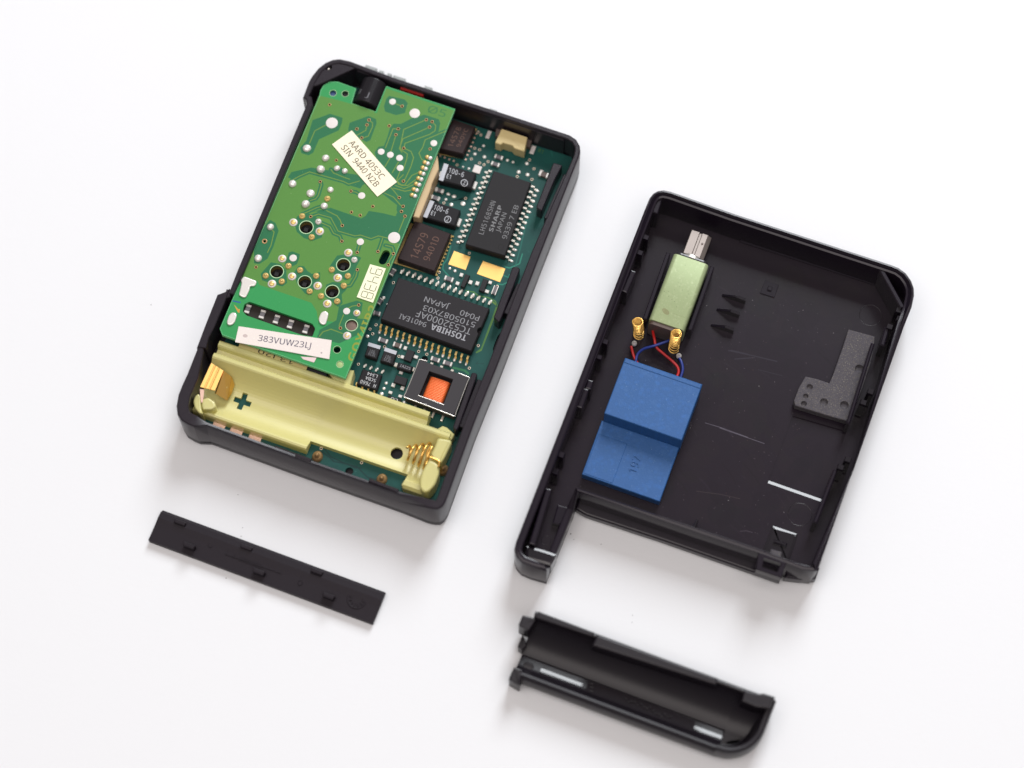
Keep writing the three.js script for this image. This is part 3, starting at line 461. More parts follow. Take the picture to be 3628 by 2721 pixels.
    fill(cc([[930, 965], [1030, 950], [1160, 970], [1200, 990], [1150, 1080], [1100, 1210], [1020, 1240], [880, 1160], [850, 1080]]), DARK);
    fill(cc([[810, 1290], [880, 1260], [970, 1270], [1060, 1290], [1030, 1350], [980, 1400], [990, 1500], [940, 1540], [860, 1470], [780, 1420]]), DARK);
    fill(cc([[1000, 1540], [1150, 1470], [1215, 1490], [1205, 1580], [1160, 1659], [1060, 1700], [950, 1690]]), DARK);
    fill(e([[1900, 580], [2100, 520], [2165, 550], [2150, 650], [2100, 720], [2212, 730], [2212, 800], [2120, 900], [1900, 1000], [1660, 940], [1680, 850], [1870, 740]]), DARK);
    // traces
    tr(a([[490, 925], [365, 990], [305, 1130]])); tr(a([[970, 870], [1010, 900], [1010, 945], [962, 1050], [900, 1072]])); tr(a([[948, 925], [935, 985], [835, 1040]])); tr(a([[1235, 665], [1275, 690], [1340, 715]]));
    tr(a([[1613, 868], [1580, 880], [1360, 975], [1320, 1170], [1330, 1200], [1400, 1250], [1395, 1300], [1350, 1440]])); tr(a([[1678, 890], [1718, 930], [1710, 990], [1650, 1030], [1375, 1130], [1360, 1185], [1440, 1220], [1470, 1290], [1440, 1390], [1380, 1520], [1355, 1555]])); tr(a([[1648, 950], [1350, 1080], [1310, 1190], [1340, 1230]]));
    tr(a([[1298, 970], [1240, 965], [1155, 1180]])); tr(a([[1272, 1035], [1250, 1110], [1215, 1225]])); tr(a([[1850, 985], [1600, 1090], [1570, 1180], [1530, 1240], [1560, 1310], [1600, 1330]])); tr(a([[1210, 1290], [1150, 1390]])); tr(a([[1300, 1340], [1230, 1460]])); tr(a([[1320, 1440], [1280, 1540], [1300, 1590], [1370, 1600], [1450, 1490], [1540, 1450]]));
    tr(cc([[1670, 60], [1600, 130], [1650, 180], [1720, 180], [1830, 100]])); tr(cc([[1580, 180], [1680, 215], [1790, 170]])); tr(cc([[1560, 210], [1690, 245], [1790, 225]])); tr(cc([[1530, 200], [1590, 270], [1625, 318]])); tr(cc([[1460, 265], [1560, 310], [1640, 400], [1668, 415]]));
    tr(cc([[430, 120], [500, 80], [620, 28], [1000, 135], [1060, 165], [1180, 130]])); tr(cc([[860, 0], [890, 40], [1010, 90], [1070, 110]], )); tr(cc([[740, 135], [755, 170], [720, 290], [690, 330], [630, 350]])); tr(cc([[785, 405], [700, 430], [590, 480], [540, 500]])); tr(cc([[635, 530], [720, 500], [860, 540], [940, 690], [1130, 745], [1190, 735], [1310, 775], [1390, 745], [1500, 770]]));
    tr(cc([[720, 582], [850, 640], [890, 715], [960, 745], [983, 805]])); tr(cc([[810, 460], [930, 520], [965, 570], [988, 630]])); tr(cc([[1085, 245], [1140, 255], [1205, 295]])); tr(cc([[1690, 525], [1620, 700]])); tr(cc([[1440, 770], [1410, 860], [1387, 920]])); tr(cc([[1470, 850], [1550, 870], [1570, 940], [1520, 1020], [1503, 1070]])); tr(cc([[1190, 810], [1155, 930]]));
    tr(cc([[183, 660], [225, 700], [190, 850], [150, 930]])); tr(cc([[1157, 1125], [1140, 1200], [1080, 1300], [1010, 1310]])); tr(cc([[1172, 1520], [1100, 1530], [1040, 1560]])); tr(e([[1950, 680], [1900, 800], [1915, 830]])); tr(e([[1680, 920], [1720, 870], [1810, 840], [1940, 890]]));
    for (const t of traces) line(t, TRACE, 5);
    // tiny pits and dust
    c.globalAlpha = 0.35; speckle(c, w, h, 1500, ['#2f7a3a', '#7fb05c', '#1b5a38'], 0.4, 1.1); c.globalAlpha = 0.7; speckle(c, w, h, 90, ['#cfe0c0', '#e8f0e0'], 0.4, 1.1); c.globalAlpha = 1;
    // etched marks
    c.save(); c.fillStyle = '#2a6b3a'; c.translate(...a([[1625, 735]])[0]); txt(c, 'Ø5', 0, 0, 44, 108); c.restore();
    c.save(); c.fillStyle = '#7e8a2e'; c.translate(...e([[2030, 1205]])[0]); c.rotate(-Math.PI / 2); txt(c, 'GOX4IR2', 0, 0, 46, 325, 'sans-serif', 'bold'); c.restore();
    c.fillStyle = '#254f8a'; drawPts(c, e([[700, 515], [800, 535], [795, 550], [705, 530]]), true); c.fill(); c.fillStyle = '#b98a3c'; drawPts(c, e([[720, 560], [770, 615], [790, 615], [785, 660], [765, 650]]), true); c.fill();
  };
  const W = Math.round((x1 - x0) * S), Hh = Math.round((z1 - z0) * S), map = canvasTex(W, Hh, paint);
  const g = affUV(prism(outline, UP - 1, UP, { holes: [slot, slotHole, ...bores.map(([p, r]) => circle(p[0], p[1], r, 22)), ...plated.map(([p, k]) => circle(p[0], p[1], k * 0.53, 10))] }), [x0, z0], [x1, z0], [x0, z1]);
  add(upper, 'board', g, new THREE.MeshPhysicalMaterial({ map, roughness: 0.42, specularIntensity: 0.6, bumpMap: map, bumpScale: 0.00003 }));
  // raw pale edge all round
  add(upper, 'board_edge', sweep(outline, () => [[0.03, UP - 0.95], [-0.03, UP - 0.9], [-0.03, UP - 0.04], [0.1, UP + 0.012], [0.14, UP + 0.012]], true, 0.3), std(0.16, 0.52, 0.25, { roughness: 0.6 }));
  // rims of the bores, and the black posts down inside the connector bores
  const rimMat = std(0.42, 0.62, 0.36, { roughness: 0.55 }), rimGeo = boxUV(new THREE.TorusGeometry(1, 0.06, 6, 24).rotateX(Math.PI / 2));
  bores.forEach(([p, r], i) => { put(upper, 'bore_rim', rimGeo, rimMat, p[0], UP, p[1], r, 0.5, r); });
  const sleeve = boxUV(new THREE.LatheGeometry([[1, 0], [1, 1]].map((p) => new THREE.Vector2(...p)), 24)), sleeveMat = std(0.25, 0.17, 0.05, { roughness: 0.6, side: THREE.DoubleSide });
  for (let i = 2; i < 7; i++) {
    const [p, r] = bores[i], s = put(upper, 'socket', sleeve, sleeveMat, p[0], UP - 2.1, p[1], r * 1.0, 2.0, r * 1.0);
    put(upper, 'socket_base', uDisc, MT.chip, p[0], UP - 2.6, p[1], r * 1.05, 0.5, r * 1.05); put(upper, 'socket_pin', uBox, MT.chip, p[0] - 0.1, UP - 2.1, p[1] + 0.15, 1.05, 1.1, 1.05);
  }
  put(upper, 'rivet', uDisc, std(0.16, 0.11, 0.09, { metalness: 0.6, roughness: 0.45 }), bores[7][0][0], UP - 0.9, bores[7][0][1], 1.28, 0.45, 1.28);
  put(upper, 'bore_plug', uDisc, std(0.02, 0.05, 0.16), bores[0][0][0], UP - 0.9, bores[0][0][1], 0.8, 0.4, 0.8); put(upper, 'bore_plug', uDisc, MT.chip, bores[1][0][0], UP - 0.9, bores[1][0][1], 0.8, 0.3, 0.8);
  put(upper, 'bore_plug', uDisc, std(0.30, 0.42, 0.16, { roughness: 0.5 }), bores[9][0][0], UP - 0.95, bores[9][0][1], 0.72, 0.85, 0.72);
  // flat tinned pads
  for (const [zf, x, y, r] of [[A, 1235, 665, 40], [A, 1483, 795, 62], [A, 555, 903, 70], [A, 1697, 1130, 40], [A, 1107, 1225, 40], [A, 1210, 1260, 40], [A, 1313, 1295, 40], [A, 1320, 1407, 40], [C, 1205, 295, 42], [C, 1190, 812, 42], [C, 1568, 765, 70], [C, 438, 993, 43], [E, 1985, 640, 40]]) { const p = f(zf(x, y)), k = r / 54; put(upper, 'solder_pad', uDisc, MT.pad, p[0], UP - 0.02, p[1], k, 0.1, k); }
  // raised solder joints
  for (const [zf, x, y, r] of [[A, 275, 1180, 48], [A, 485, 1290, 45], [A, 430, 1415, 50], [A, 612, 1405, 36], [A, 700, 1435, 36], [C, 430, 155, 47], [C, 632, 262, 48], [C, 577, 383, 50], [C, 855, 222, 39], [C, 785, 405, 42], [C, 183, 640, 44], [C, 45, 990, 45]]) { const p = FP(zf(x, y), UP + 0.3), k = r / 54; put(upper, 'solder_joint', uDome, MT.solder, p[0], UP - 0.02, p[1], k * (0.93 + rnd() * 0.14), k * (0.65 + rnd() * 0.35), k * (0.95 + rnd() * 0.16), rnd() * 3); }
  for (const [x, y, r] of [[440, 590, 51], [735, 690, 51], [315, 995, 50], [425, 1195, 50], [200, 1277, 51], [1055, 930, 51], [937, 1210, 52], [712, 1300, 51], [820, 1500, 51], [1150, 1605, 42]]) { const p = FP(C(x, y), UP + 0.2), k = r / 54; const b = put(upper, 'solder_joint', uPeak, MT.pad, p[0], UP - 0.02, p[1], k, 0.42, k); const t = new THREE.Mesh(uDome, MT.flux); t.name = 'pin_tip'; t.position.set(0, 0.62, 0.05); t.scale.set(0.62, 0.55, 0.62); t.castShadow = t.receiveShadow = true; b.add(t); }
  { const p = FP(E(1990, 915), UP), b = put(upper, 'solder_joint', uPeak, MT.pad, p[0], UP - 0.02, p[1], 0.9, 0.4, 0.9); const t = new THREE.Mesh(uDome, MT.flux); t.name = 'pin_tip'; t.position.y = 0.62; t.scale.set(0.6, 0.4, 0.6); b.add(t); }
  for (const [x, y] of [[538, 520], [720, 582], [645, 755], [820, 325], [385, 1078], [130, 1188], [310, 1252], [515, 1125], [695, 1190], [622, 1362], [1123, 1010], [870, 1120], [1050, 1190], [1005, 1300], [750, 1415], [930, 1475]]) { const p = FP(C(x, y), UP + 0.2); put(upper, 'solder_joint', uPeak, (x * 7 + y) % 3 ? MT.flux : MT.solder, p[0], UP - 0.02, p[1], 0.7, 0.62, 0.7); }
  // oblong solder blobs by the slot
  for (const [zf, pts] of [[E, [[760, 690], [740, 660], [700, 660], [668, 690], [642, 770], [660, 805], [705, 800], [735, 770]]], [E, [[1740, 640], [1785, 665], [1775, 720], [1750, 795], [1715, 800], [1680, 775], [1670, 730], [1700, 660]]], [E, [[835, 252], [985, 310], [960, 370], [905, 365], [900, 410], [860, 490], [830, 495], [775, 465], [790, 420], [810, 330], [800, 300]]]]) add(upper, 'solder_blob', prism(fillet(m(zf, pts), 0.5, 4), UP - 0.05, UP + 0.35, { bevel: 0.28, bevelH: 0.25, seg: 3 }), MT.solder);
  // double row of connector joints on the edge
  for (const p of [A(1640, 1287), A(1612, 1347), A(1590, 1406), A(1563, 1464), A(1540, 1525), A(1515, 1586), C(1806, 226), C(1785, 290)]) for (const s of [-1, 1]) { const q = FP([p[0] + s * 5.4, p[1] + s * 2], UP + 0.2); put(upper, 'connector_joint', uDome, s < 0 ? MT.flux : MT.solder, q[0], UP - 0.02, q[1], 0.52, 0.5, 0.5); }
  // plated holes
  for (const [p, k] of plated) put(upper, 'plated_hole', uRing, MT.via, p[0], UP - 0.01, p[1], k, 0.1, k);
  // chip resistors seen down in the long slot, on a dark strip
  add(upper, 'slot_strip', prism(m(E, [[790, 520], [890, 500], [1650, 760], [1660, 950], [1480, 940], [800, 700]]), UP - 2.2, UP - 1.5), std(0.022, 0.016, 0.013, { roughness: 0.6, specularIntensity: 0.5 }));
  for (const [x, y] of [[877, 612], [1040, 672], [1198, 728], [1355, 782], [1528, 838]]) {
    const q = FP(E(x, y), UP - 0.9), r = put(upper, 'chip_resistor', uBox, MT.capGrey, q[0], UP - 1.5, q[1], 1.05, 0.55, 1.0, 0.05);
    for (const s of [-1, 1]) { const t = new THREE.Mesh(uBox, MT.pad); t.name = 'end_cap'; t.position.set(0, 0, s * 0.72); t.scale.set(1.05, 1.1, 0.5); t.castShadow = t.receiveShadow = true; r.add(t); }
  }
  // paper stickers
  const sticker = (pts, h, mat, t = 0.12) => { const q = pts.map((p) => FP(p, h + t)); const gg = prism(q, h + 0.005, h + t); affUV(gg, q[0], q[1], q[3]); return gg; };
  const paper = (w, h, bg, draw) => printed(w, h, bg, (c) => { c.globalAlpha = 0.25; speckle(c, w, h, 260, ['#fffdf0', '#c9bfa4', '#e0d8c0'], 1, 4); c.globalAlpha = 1; draw(c, w, h); }, { roughness: 0.8 });
  add(upper, 'sticker', sticker([A(778, 986), C(1600, 140), C(1382, 305), A(556, 1142)], UP + 0.06, 0), paper(560, 200, '#ece4cb', (c, w, h) => { c.fillStyle = '#2e2820'; txt(c, 'AARD 4053C', 70, 66, 52, 400); txt(c, 'SIN', 62, 140, 52, 108); txt(c, '9440 N2B', 205, 140, 52, 290); c.fillStyle = 'rgba(190,150,80,0.35)'; speckle(c, 120, 60, 12, ['rgba(170,120,60,0.3)'], 1, 3); }), 'slanted cream sticker with printed serial lettering');
  const seg7 = (c, ch, x, y, w, h) => { const on = { 9: 'abcdfg', 4: 'bcfg', 3: 'abcdg', 8: 'abcdefg' }[ch], g_ = 3; const S_ = { a: [[g_, 0], [w - g_, 0]], b: [[w, g_], [w, h / 2 - g_]], c: [[w, h / 2 + g_], [w, h - g_]], d: [[g_, h], [w - g_, h]], e: [[0, h / 2 + g_], [0, h - g_]], f: [[0, g_], [0, h / 2 - g_]], g: [[g_, h / 2], [w - g_, h / 2]] }; c.lineWidth = 6; c.strokeStyle = '#5b5b40'; for (const k of on) { drawPts(c, S_[k].map(([a2, b2]) => [x + a2, y + b2])); c.stroke(); } };
  add(upper, 'sticker', sticker([C(1476, 1110), C(1332, 1492), C(1150, 1430), C(1300, 1062)], UP + 0.06, 0), paper(320, 150, '#e6e6c8', (c) => { ['9', '4', '3', '8'].forEach((d, i) => seg7(c, d, 22 + i * 74, 22, 52, 104)); }), 'small cream sticker with squared digits');
  add(upper, 'sticker', sticker([E(776, 808), E(1817, 965), E(1790, 1176), E(736, 985)], UP + 0.1, 0, 0.16), paper(640, 125, '#d9d0cb', (c) => { c.fillStyle = '#403d50'; txt(c, '383VUW23LJ', 146, 66, 46, 370); c.fillStyle = 'rgba(150,130,130,0.5)'; c.beginPath(); c.ellipse(58, 66, 16, 13, 0, 0, 7); c.fill(); c.fillStyle = '#9a8f90'; c.beginPath(); c.arc(590, 108, 6, 0, 7); c.fill(); }), 'white sticker with grey serial letters lying across the long slot');
  add(upper, 'torn_paper', prism(m(E, [[1470, 1150], [1650, 1160], [1620, 1215], [1500, 1180]]), UP + 0.01, UP + 0.08), std(0.66, 0.52, 0.52, { roughness: 0.85 }));
}
// black filter cylinder in the notch of the upper board
{
  const can = thing('cylinder_can', 'black cylindrical component lying in the notch of the bright green board', 'component', FP, 6);
  const c0 = FP(A(1035, 390), 12), c1 = FP(A(925, 690), 10.6), ax = (c0[0] + c1[0]) / 2 + 0.1, len = c1[1] - c0[1], r = 2.95;
  const pr = []; for (let k = 0; k <= 24; k++) { const t = -0.35 + (Math.PI + 0.7) * k / 24; pr.push([Math.cos(t) * r, Math.sin(t) * r]); }
  const sh = new THREE.Shape(pr.map((p) => new THREE.Vector2(...p))), g = new THREE.ExtrudeGeometry(sh, { depth: len - 0.6, bevelEnabled: true, bevelSize: 0.3, bevelThickness: 0.3, bevelOffset: -0.3, bevelSegments: 3 });
  g.translate(ax, 9.0, c0[1] + 0.3); affUV(g, [ax - r, c0[1]], [ax + r, c0[1]], [ax - r, c1[1]]);
  const mat = printed(256, 256, '#1e1c20', (c) => { c.fillStyle = '#67676c'; c.save(); c.translate(36, 160); txt(c, 'B', -14, 0, 46, 30); txt(c, 'J', 84, 24, 50, 30); c.restore(); }, { roughness: 0.3 });
  add(can, 'can_body', boxUV(g) && affUV(g, [ax - r, c0[1]], [ax + r, c0[1]], [ax - r, c1[1]]), mat);
}

// ---------------------------------------------------------------- yellow battery tray
const tray = thing('battery_tray', 'translucent yellow battery tray with a cut-out plus sign across the pager case', 'battery tray', FP, BOARD);
{
  const ex = (x0, x1, prof) => { const s = new THREE.Shape(prof.map(([z, y]) => new THREE.Vector2(-z, y))); const g = new THREE.ExtrudeGeometry(s, { depth: x1 - x0, bevelEnabled: false, curveSegments: 4 }); g.rotateY(Math.PI / 2); g.translate(x0, 0, 0); return g; };
  // cross-section: back bar, groove, ridge, trough, front lip
  const arc = []; for (let k = 0; k <= 18; k++) { const t = k / 18, z = 30.6 + (40.9 - 30.6) * t, u = (z - 36.2) / 5.7; arc.push([z, 4.9 + 4.3 * Math.pow(Math.abs(u), 2.2) * (u < 0 ? 1 : 0.62)]); }
  const back = [[26.3, BOARD + 0.02], [26.3, 8.9], [26.55, 9.1], [27.3, 9.1], [27.6, 8.8], [27.9, 7.6], [28.9, 7.5], [29.2, 8.8], [29.55, 9.3], [30.2, 9.35], [30.55, 9.15]];
  const full = [...back, ...arc, [41.2, 6.9], [41.6, 7.1], [42.0, 6.95], [42.25, 6.4], [42.3, BOARD + 0.02]], short = [...back, ...arc.slice(0, 17), [39.7, 5.6], [39.8, BOARD + 0.02]];
  const bodyL = ex(-24.4, 1.2, full), bodyM = ex(1.2, 22.9, short), bodyR = ex(22.9, 28.6, [...back.map(([z, y]) => [Math.max(z, 28.6), y]).filter((_, i) => i > 5 || i === 0), ...arc, [41.4, 6.9], [42.4, 6.8], [43.0, 6.2], [43.1, BOARD + 0.02]]);
  const pc = FP(G(878, 222), 5.4), hole = FP(H(965, 806), 5.2), pl = 1.65, pw = 0.5;
  const plus = [[-pw, -pl], [pw, -pl], [pw, -pw], [pl, -pw], [pl, pw], [pw, pw], [pw, pl], [-pw, pl], [-pw, pw], [-pl, pw], [-pl, -pw], [-pw, -pw]].map(([x, z]) => [pc[0] + x * 1.15, pc[1] + z * 1.15]);
  const gl = cut(boxUV(bodyL), [prism(plus, 4, 9)]), gm = cut(boxUV(bodyM), [prism(circle(hole[0], hole[1], 1.3, 20), 4, 9)]);
  add(tray, 'trough', gl, MT.holder, 'left length of the trough with the plus sign cut out'); add(tray, 'trough', boxUV(toCreasedNormals(gm, 0.5)), MT.holder); add(tray, 'trough', boxUV(toCreasedNormals(boxUV(bodyR), 0.5)), MT.holder);
  // leg of the tray under the corner of the upper board
  add(tray, 'tray_foot', prism([...mp(FP, 8.6, F, [[330, 985], [275, 1192], [140, 1150]]), ...mp(FP, 8.6, E, [[1770, 1310], [1790, 1270]])], BOARD + 0.05, 8.6, { bevel: 0.2 }), MT.holder);
  // end walls
  for (const pts of [mp(FP, 9.8, H, [[1425, 630], [1572, 655], [1580, 690], [1500, 860], [1455, 925], [1380, 870], [1340, 820], [1395, 720]]), mp(FP, 9.8, H, [[1322, 872], [1400, 900], [1442, 940], [1440, 1040], [1395, 1160], [1330, 1230], [1275, 1250], [1225, 1200], [1222, 1110], [1250, 1010]])]) add(tray, 'end_wall', prism(fillet(pts, 0.6, 4), BOARD + 0.05, 9.8, { bevel: 0.55, seg: 4 }), MT.holder);
  add(tray, 'end_shelf', prism(mp(FP, 7.6, H, [[1480, 500], [1530, 520], [1612, 595], [1575, 660], [1400, 620], [1380, 560]]), BOARD + 0.05, 7.6, { bevel: 0.2 }), MT.holder);
  add(tray, 'end_foot', prism(fillet(mp(FP, 6, H, [[1010, 1170], [1060, 1090], [1240, 1130], [1290, 1255], [1240, 1268], [1130, 1235]]), 0.5, 4), BOARD + 0.05, 6.2, { bevel: 0.4, seg: 3 }), MT.holder);
  for (const pts of [mp(FP, 9.2, G, [[385, 135], [412, 160], [420, 300], [440, 370], [395, 360], [345, 300], [328, 225], [350, 165]]), mp(FP, 8.6, G, [[440, 210], [500, 190], [575, 240], [592, 300], [540, 330], [440, 330], [425, 270]])]) add(tray, 'end_lug', prism(fillet(pts, 0.4, 4), BOARD + 0.05, 9.2, { bevel: 0.4, seg: 3 }), MT.holder);
  // folded gold contact
  const c3 = (p, h) => { const q = FP(p, h); return new THREE.Vector3(q[0], h, q[1]); };
  const sheet = (list) => { const g = []; for (const [q, up] of list) { const [a, b, c, d] = q, n = new THREE.Vector3().crossVectors(b.clone().sub(a), d.clone().sub(a)).normalize().multiplyScalar(0.22), v = [a, b, c, d].flatMap((p) => [p.clone().add(n), p.clone().sub(n)]); const gg = new THREE.BufferGeometry(); gg.setAttribute('position', new THREE.Float32BufferAttribute(v.flatMap((p) => [p.x, p.y, p.z]), 3)); gg.setIndex([0, 2, 4, 0, 4, 6, 1, 5, 3, 1, 7, 5, 0, 1, 2, 2, 1, 3, 2, 3, 4, 4, 3, 5, 4, 5, 6, 6, 5, 7, 6, 7, 0, 0, 7, 1]); const ng = gg.toNonIndexed(); ng.computeVertexNormals(); g.push(boxUV(ng)); } return merge(g); };
  const kk = [[[c3(E(470, 1222), 9.6), c3(E(605, 1308), 9.2), c3(E(510, 1530), 9.0), c3(E(345, 1490), 9.4)]]];
  add(tray, 'battery_contact', sheet(kk), MT.goldPad, 'folded gold battery contact');
  add(tray, 'contact_spring', sheet([[[c3(E(605, 1308), 9.15), c3(E(690, 1372), 7.4), c3(E(640, 1638), 6.4), c3(E(515, 1560), 8.2)]]]), MT.gold);
  add(tray, 'contact_fold', sheet([[[c3(E(690, 1372), 7.4), c3(E(722, 1462), 6.0), c3(E(690, 1560), 5.8), c3(E(640, 1638), 6.4)]]]), MT.gold);
  for (const k of [0.3, 0.62]) { const u = (a, b) => [a[0] + (b[0] - a[0]) * k, a[1] + (b[1] - a[1]) * k], p0 = c3(u(E(470, 1222), E(605, 1308)), 9.75), p1 = c3(u(E(345, 1490), E(510, 1530)), 9.5); add(tray, 'contact_rib', tube([[p0.x, p0.y, p0.z], [(p0.x + p1.x) / 2, (p0.y + p1.y) / 2, (p0.z + p1.z) / 2], [p1.x, p1.y, p1.z]], 0.22, 8, 8), MT.goldPad); }
  { const d = c3(E(612, 1482), 7.6); put(tray, 'contact_dimple', uDome, MT.flux, d.x, 7.45, d.z, 0.75, 0.3, 0.8); }
  add(tray, 'contact_tail', prism(mp(FP, 9.2, G, [[405, 90], [455, 95], [445, 180], [435, 240], [418, 240], [410, 170]]), 8.9, 9.25), MT.copperPad);
  // tapered coil spring at the other end
  const s0 = c3(H(1345, 850), 7.4), s1 = c3(H(1065, 830), 7.0), pts = [], nT = 4;
  for (let k = 0; k <= 150; k++) { const t = k / 150, an = t * nT * Math.PI * 2 - 0.4, r = 3.1 - 1.75 * t; pts.push([s0.x + (s1.x - s0.x) * t, s0.y + 0.6 + (s1.y - s0.y) * t + Math.cos(an) * r * 0.95, s0.z + (s1.z - s0.z) * t * 0.6 + Math.sin(an) * r]); }
  const tail = [V1(430, 640), V1(440, 560), V1(350, 510), V1(270, 480), V1(262, 430), V1(320, 330)].map((p) => { const q = c3(p, 10.0); return [q.x, q.y, q.z]; });
  add(tray, 'coil_spring', tube(pts, 0.25, 300, 8), MT.gold, 'tapered gold coil spring'); add(tray, 'spring_tail', tube(tail, 0.24, 30, 8), MT.gold);
}
// cream label under the edge of the upper board, lettering upside down
{
  const lb = thing('paper_label', 'cream paper strip with upside-down black lettering between green board and yellow tray', 'label', FP, 8.6);
  const q = mp(FP, 8.9, E, [[800, 960], [1560, 1215], [1528, 1312], [770, 1050]]), g = affUV(prism(q, 8.7, 8.9), q[0], q[1], q[3]);
  add(lb, 'paper', g, printed(480, 84, '#b9ab72', (c, w, h) => { c.translate(w, h); c.rotate(Math.PI); c.fillStyle = '#2a2620'; txt(c, '13 J20', 90, 34, 44, 260, 'sans-serif'); }, { roughness: 0.7 }));
  add(lb, 'gap_block', prism(mp(FP, 8.5, E, [[1500, 1190], [1765, 1285], [1755, 1400], [1480, 1310]]), 6.5, 8.5), MT.chip);  // dark block put in where there is only a shaded gap
}

// ---------------------------------------------------------------- back cover (open side up)
const CR = 10.4, CF = 1.7;                                                      // rim height, floor height
const cover = thing('pager_back_cover', 'black glossy plastic back cover lying open side up, with a short arm', 'cover', FC);
{
  const r = (zf, l, h = CR) => mp(FC, h, zf, l);
  const bottomEdge = [...r(N, [[1688, 1180], [1560, 1165], [1040, 972]], 9.6), ...r(M, [[2212, 762], [850, 292]], 9.6)];
  const outline = [...r(I, [[420, 300], [478, 158], [520, 105], [570, 75], [635, 65], [720, 82]]), ...r(J, [[0, 12], [1760, 585], [1850, 620], [1930, 680], [1990, 765], [2020, 850], [2022, 930], [1995, 1060]]), ...r(L, [[2072, 0], [1490, 1659]]), ...r(N, [[2145, 0], [1740, 1150]]), ...bottomEdge, ...r(M, [[800, 500], [640, 900], [590, 1020], [540, 1120]], 6), ...r(M, [[500, 1178], [330, 1130], [215, 1082], [152, 1010], [132, 930], [150, 850], [480, 0]])];
  const nb = bottomEdge.length;
  // floor, with a sunken panel that has sloping edges
  const panel = [...r(L, [[805, 1000], [1440, 1185]], CF), ...r(N, [[1770, 425], [1145, 205]], CF)], pc = [panel.reduce((s, p) => s + p[0], 0) / 4, panel.reduce((s, p) => s + p[1], 0) / 4];
  const inner = panel.map(([x, z]) => [x + Math.sign(pc[0] - x) * 0.1, z + (z > pc[1] ? -1.05 : 0.06)]);
  const fx0 = -36, fx1 = 36, fz0 = -42, fz1 = 52, S = 14, cv = ([x, z]) => [(x - fx0) * S, (z - fz0) * S];
  const dust = canvasTex((fx1 - fx0) * S, (fz1 - fz0) * S, (c, w, h) => {
    c.fillStyle = '#1d161f'; c.fillRect(0, 0, w, h); c.lineCap = 'round';
    for (let k = 0; k < 240; k++) { c.fillStyle = `rgba(${rnd() < 0.5 ? '36,30,36' : '20,18,24'},0.12)`; c.beginPath(); c.ellipse(rnd() * w, rnd() * h, 10 + rnd() * 60, 10 + rnd() * 40, rnd() * 3, 0, 7); c.fill(); }
    const sc = (zf, l, col, wd) => { c.strokeStyle = col; c.lineWidth = wd; drawPts(c, r(zf, l, CF).map(cv)); c.stroke(); };
    sc(L, [[-820, 1100], [-300, 1200], [0, 1158], [500, 1332]].slice(2), '#6d6a74', 1.2); sc(K, [[1732, 1100], [1900, 1150], [2212, 1262]], '#6d6a74', 1.2); sc(L, [[100, 290], [380, 350], [640, 412]], '#2b2730', 3.5); sc(L, [[170, 385], [390, 370]], '#2b2730', 3.5); sc(L, [[430, 505], [700, 572]], '#2a262e', 2); sc(N, [[370, 285], [640, 320], [860, 370]], '#3a3234', 1.5); sc(N, [[860, 735], [930, 728], [1000, 748]], '#474149', 1.4); sc(K, [[2020, 285], [2212, 330]], '#2a262f', 3);
    for (let k = 0; k < 60; k++) { const p = cv([-18 + rnd() * 44, -26 + rnd() * 58]), q2 = 10 + rnd() * 60, an = 0.3 + rnd() * 0.5; c.strokeStyle = `rgba(${rnd() < 0.5 ? '58,50,60' : '14,11,16'},${0.08 + rnd() * 0.14})`; c.lineWidth = 1 + rnd() * 5; c.beginPath(); c.moveTo(...p); c.quadraticCurveTo(p[0] + q2 * 0.5, p[1] + q2 * an * 0.3, p[0] + q2, p[1] + q2 * an); c.stroke(); }
    for (let k = 0; k < 260; k++) { const p = cv([-20 + rnd() * 46, -24 + rnd() * 58]), s = rnd(); c.fillStyle = s < 0.6 ? 'rgba(150,140,140,0.55)' : s < 0.85 ? 'rgba(130,90,70,0.5)' : 'rgba(220,220,215,0.75)'; c.beginPath(); c.arc(p[0], p[1], 0.4 + rnd() * 0.7, 0, 7); c.fill(); }
    for (let k = 0; k < 26; k++) { const p = cv([-16 + rnd() * 40, -20 + rnd() * 52]); c.strokeStyle = 'rgba(150,140,145,0.45)'; c.lineWidth = 0.8; c.beginPath(); c.moveTo(...p); c.quadraticCurveTo(p[0] + rnd() * 8, p[1] + rnd() * 8 - 4, p[0] + rnd() * 10 - 5, p[1] + rnd() * 10 - 5); c.stroke(); }
  });
  const floorMat = new THREE.MeshPhysicalMaterial({ map: dust, roughness: 0.24, specularIntensity: 0.6, bumpMap: grain4, bumpScale: 0.000003 });
  const fUV = (g) => affUV(g, [fx0, fz0], [fx1, fz0], [fx0, fz1]);
  const floor = add(cover, 'cover_floor', fUV(prism(outline, 0, CF, { holes: [panel], bevel: 0.35, bevelH: 0.4 })), floorMat);
  add(floor, 'sunken_panel', fUV(prism(panel.map(([x, z]) => [x, z]), 0.2, CF - 0.26)), floorMat);
  { const pos = []; for (let i = 0; i < 4; i++) { const j = (i + 1) % 4, a = panel[i], b = panel[j], c = inner[j], d = inner[i], y0 = CF, y1 = CF - 0.26; pos.push(a[0], y0, a[1], c[0], y1, c[1], b[0], y0, b[1], a[0], y0, a[1], d[0], y1, d[1], c[0], y1, c[1]); }
    const g = new THREE.BufferGeometry(); g.setAttribute('position', new THREE.Float32BufferAttribute(pos, 3)); g.computeVertexNormals(); add(floor, 'panel_bevel', boxUV(g), MT.gloss); }
  // walls
  const iB0 = outline.indexOf(bottomEdge[0]);
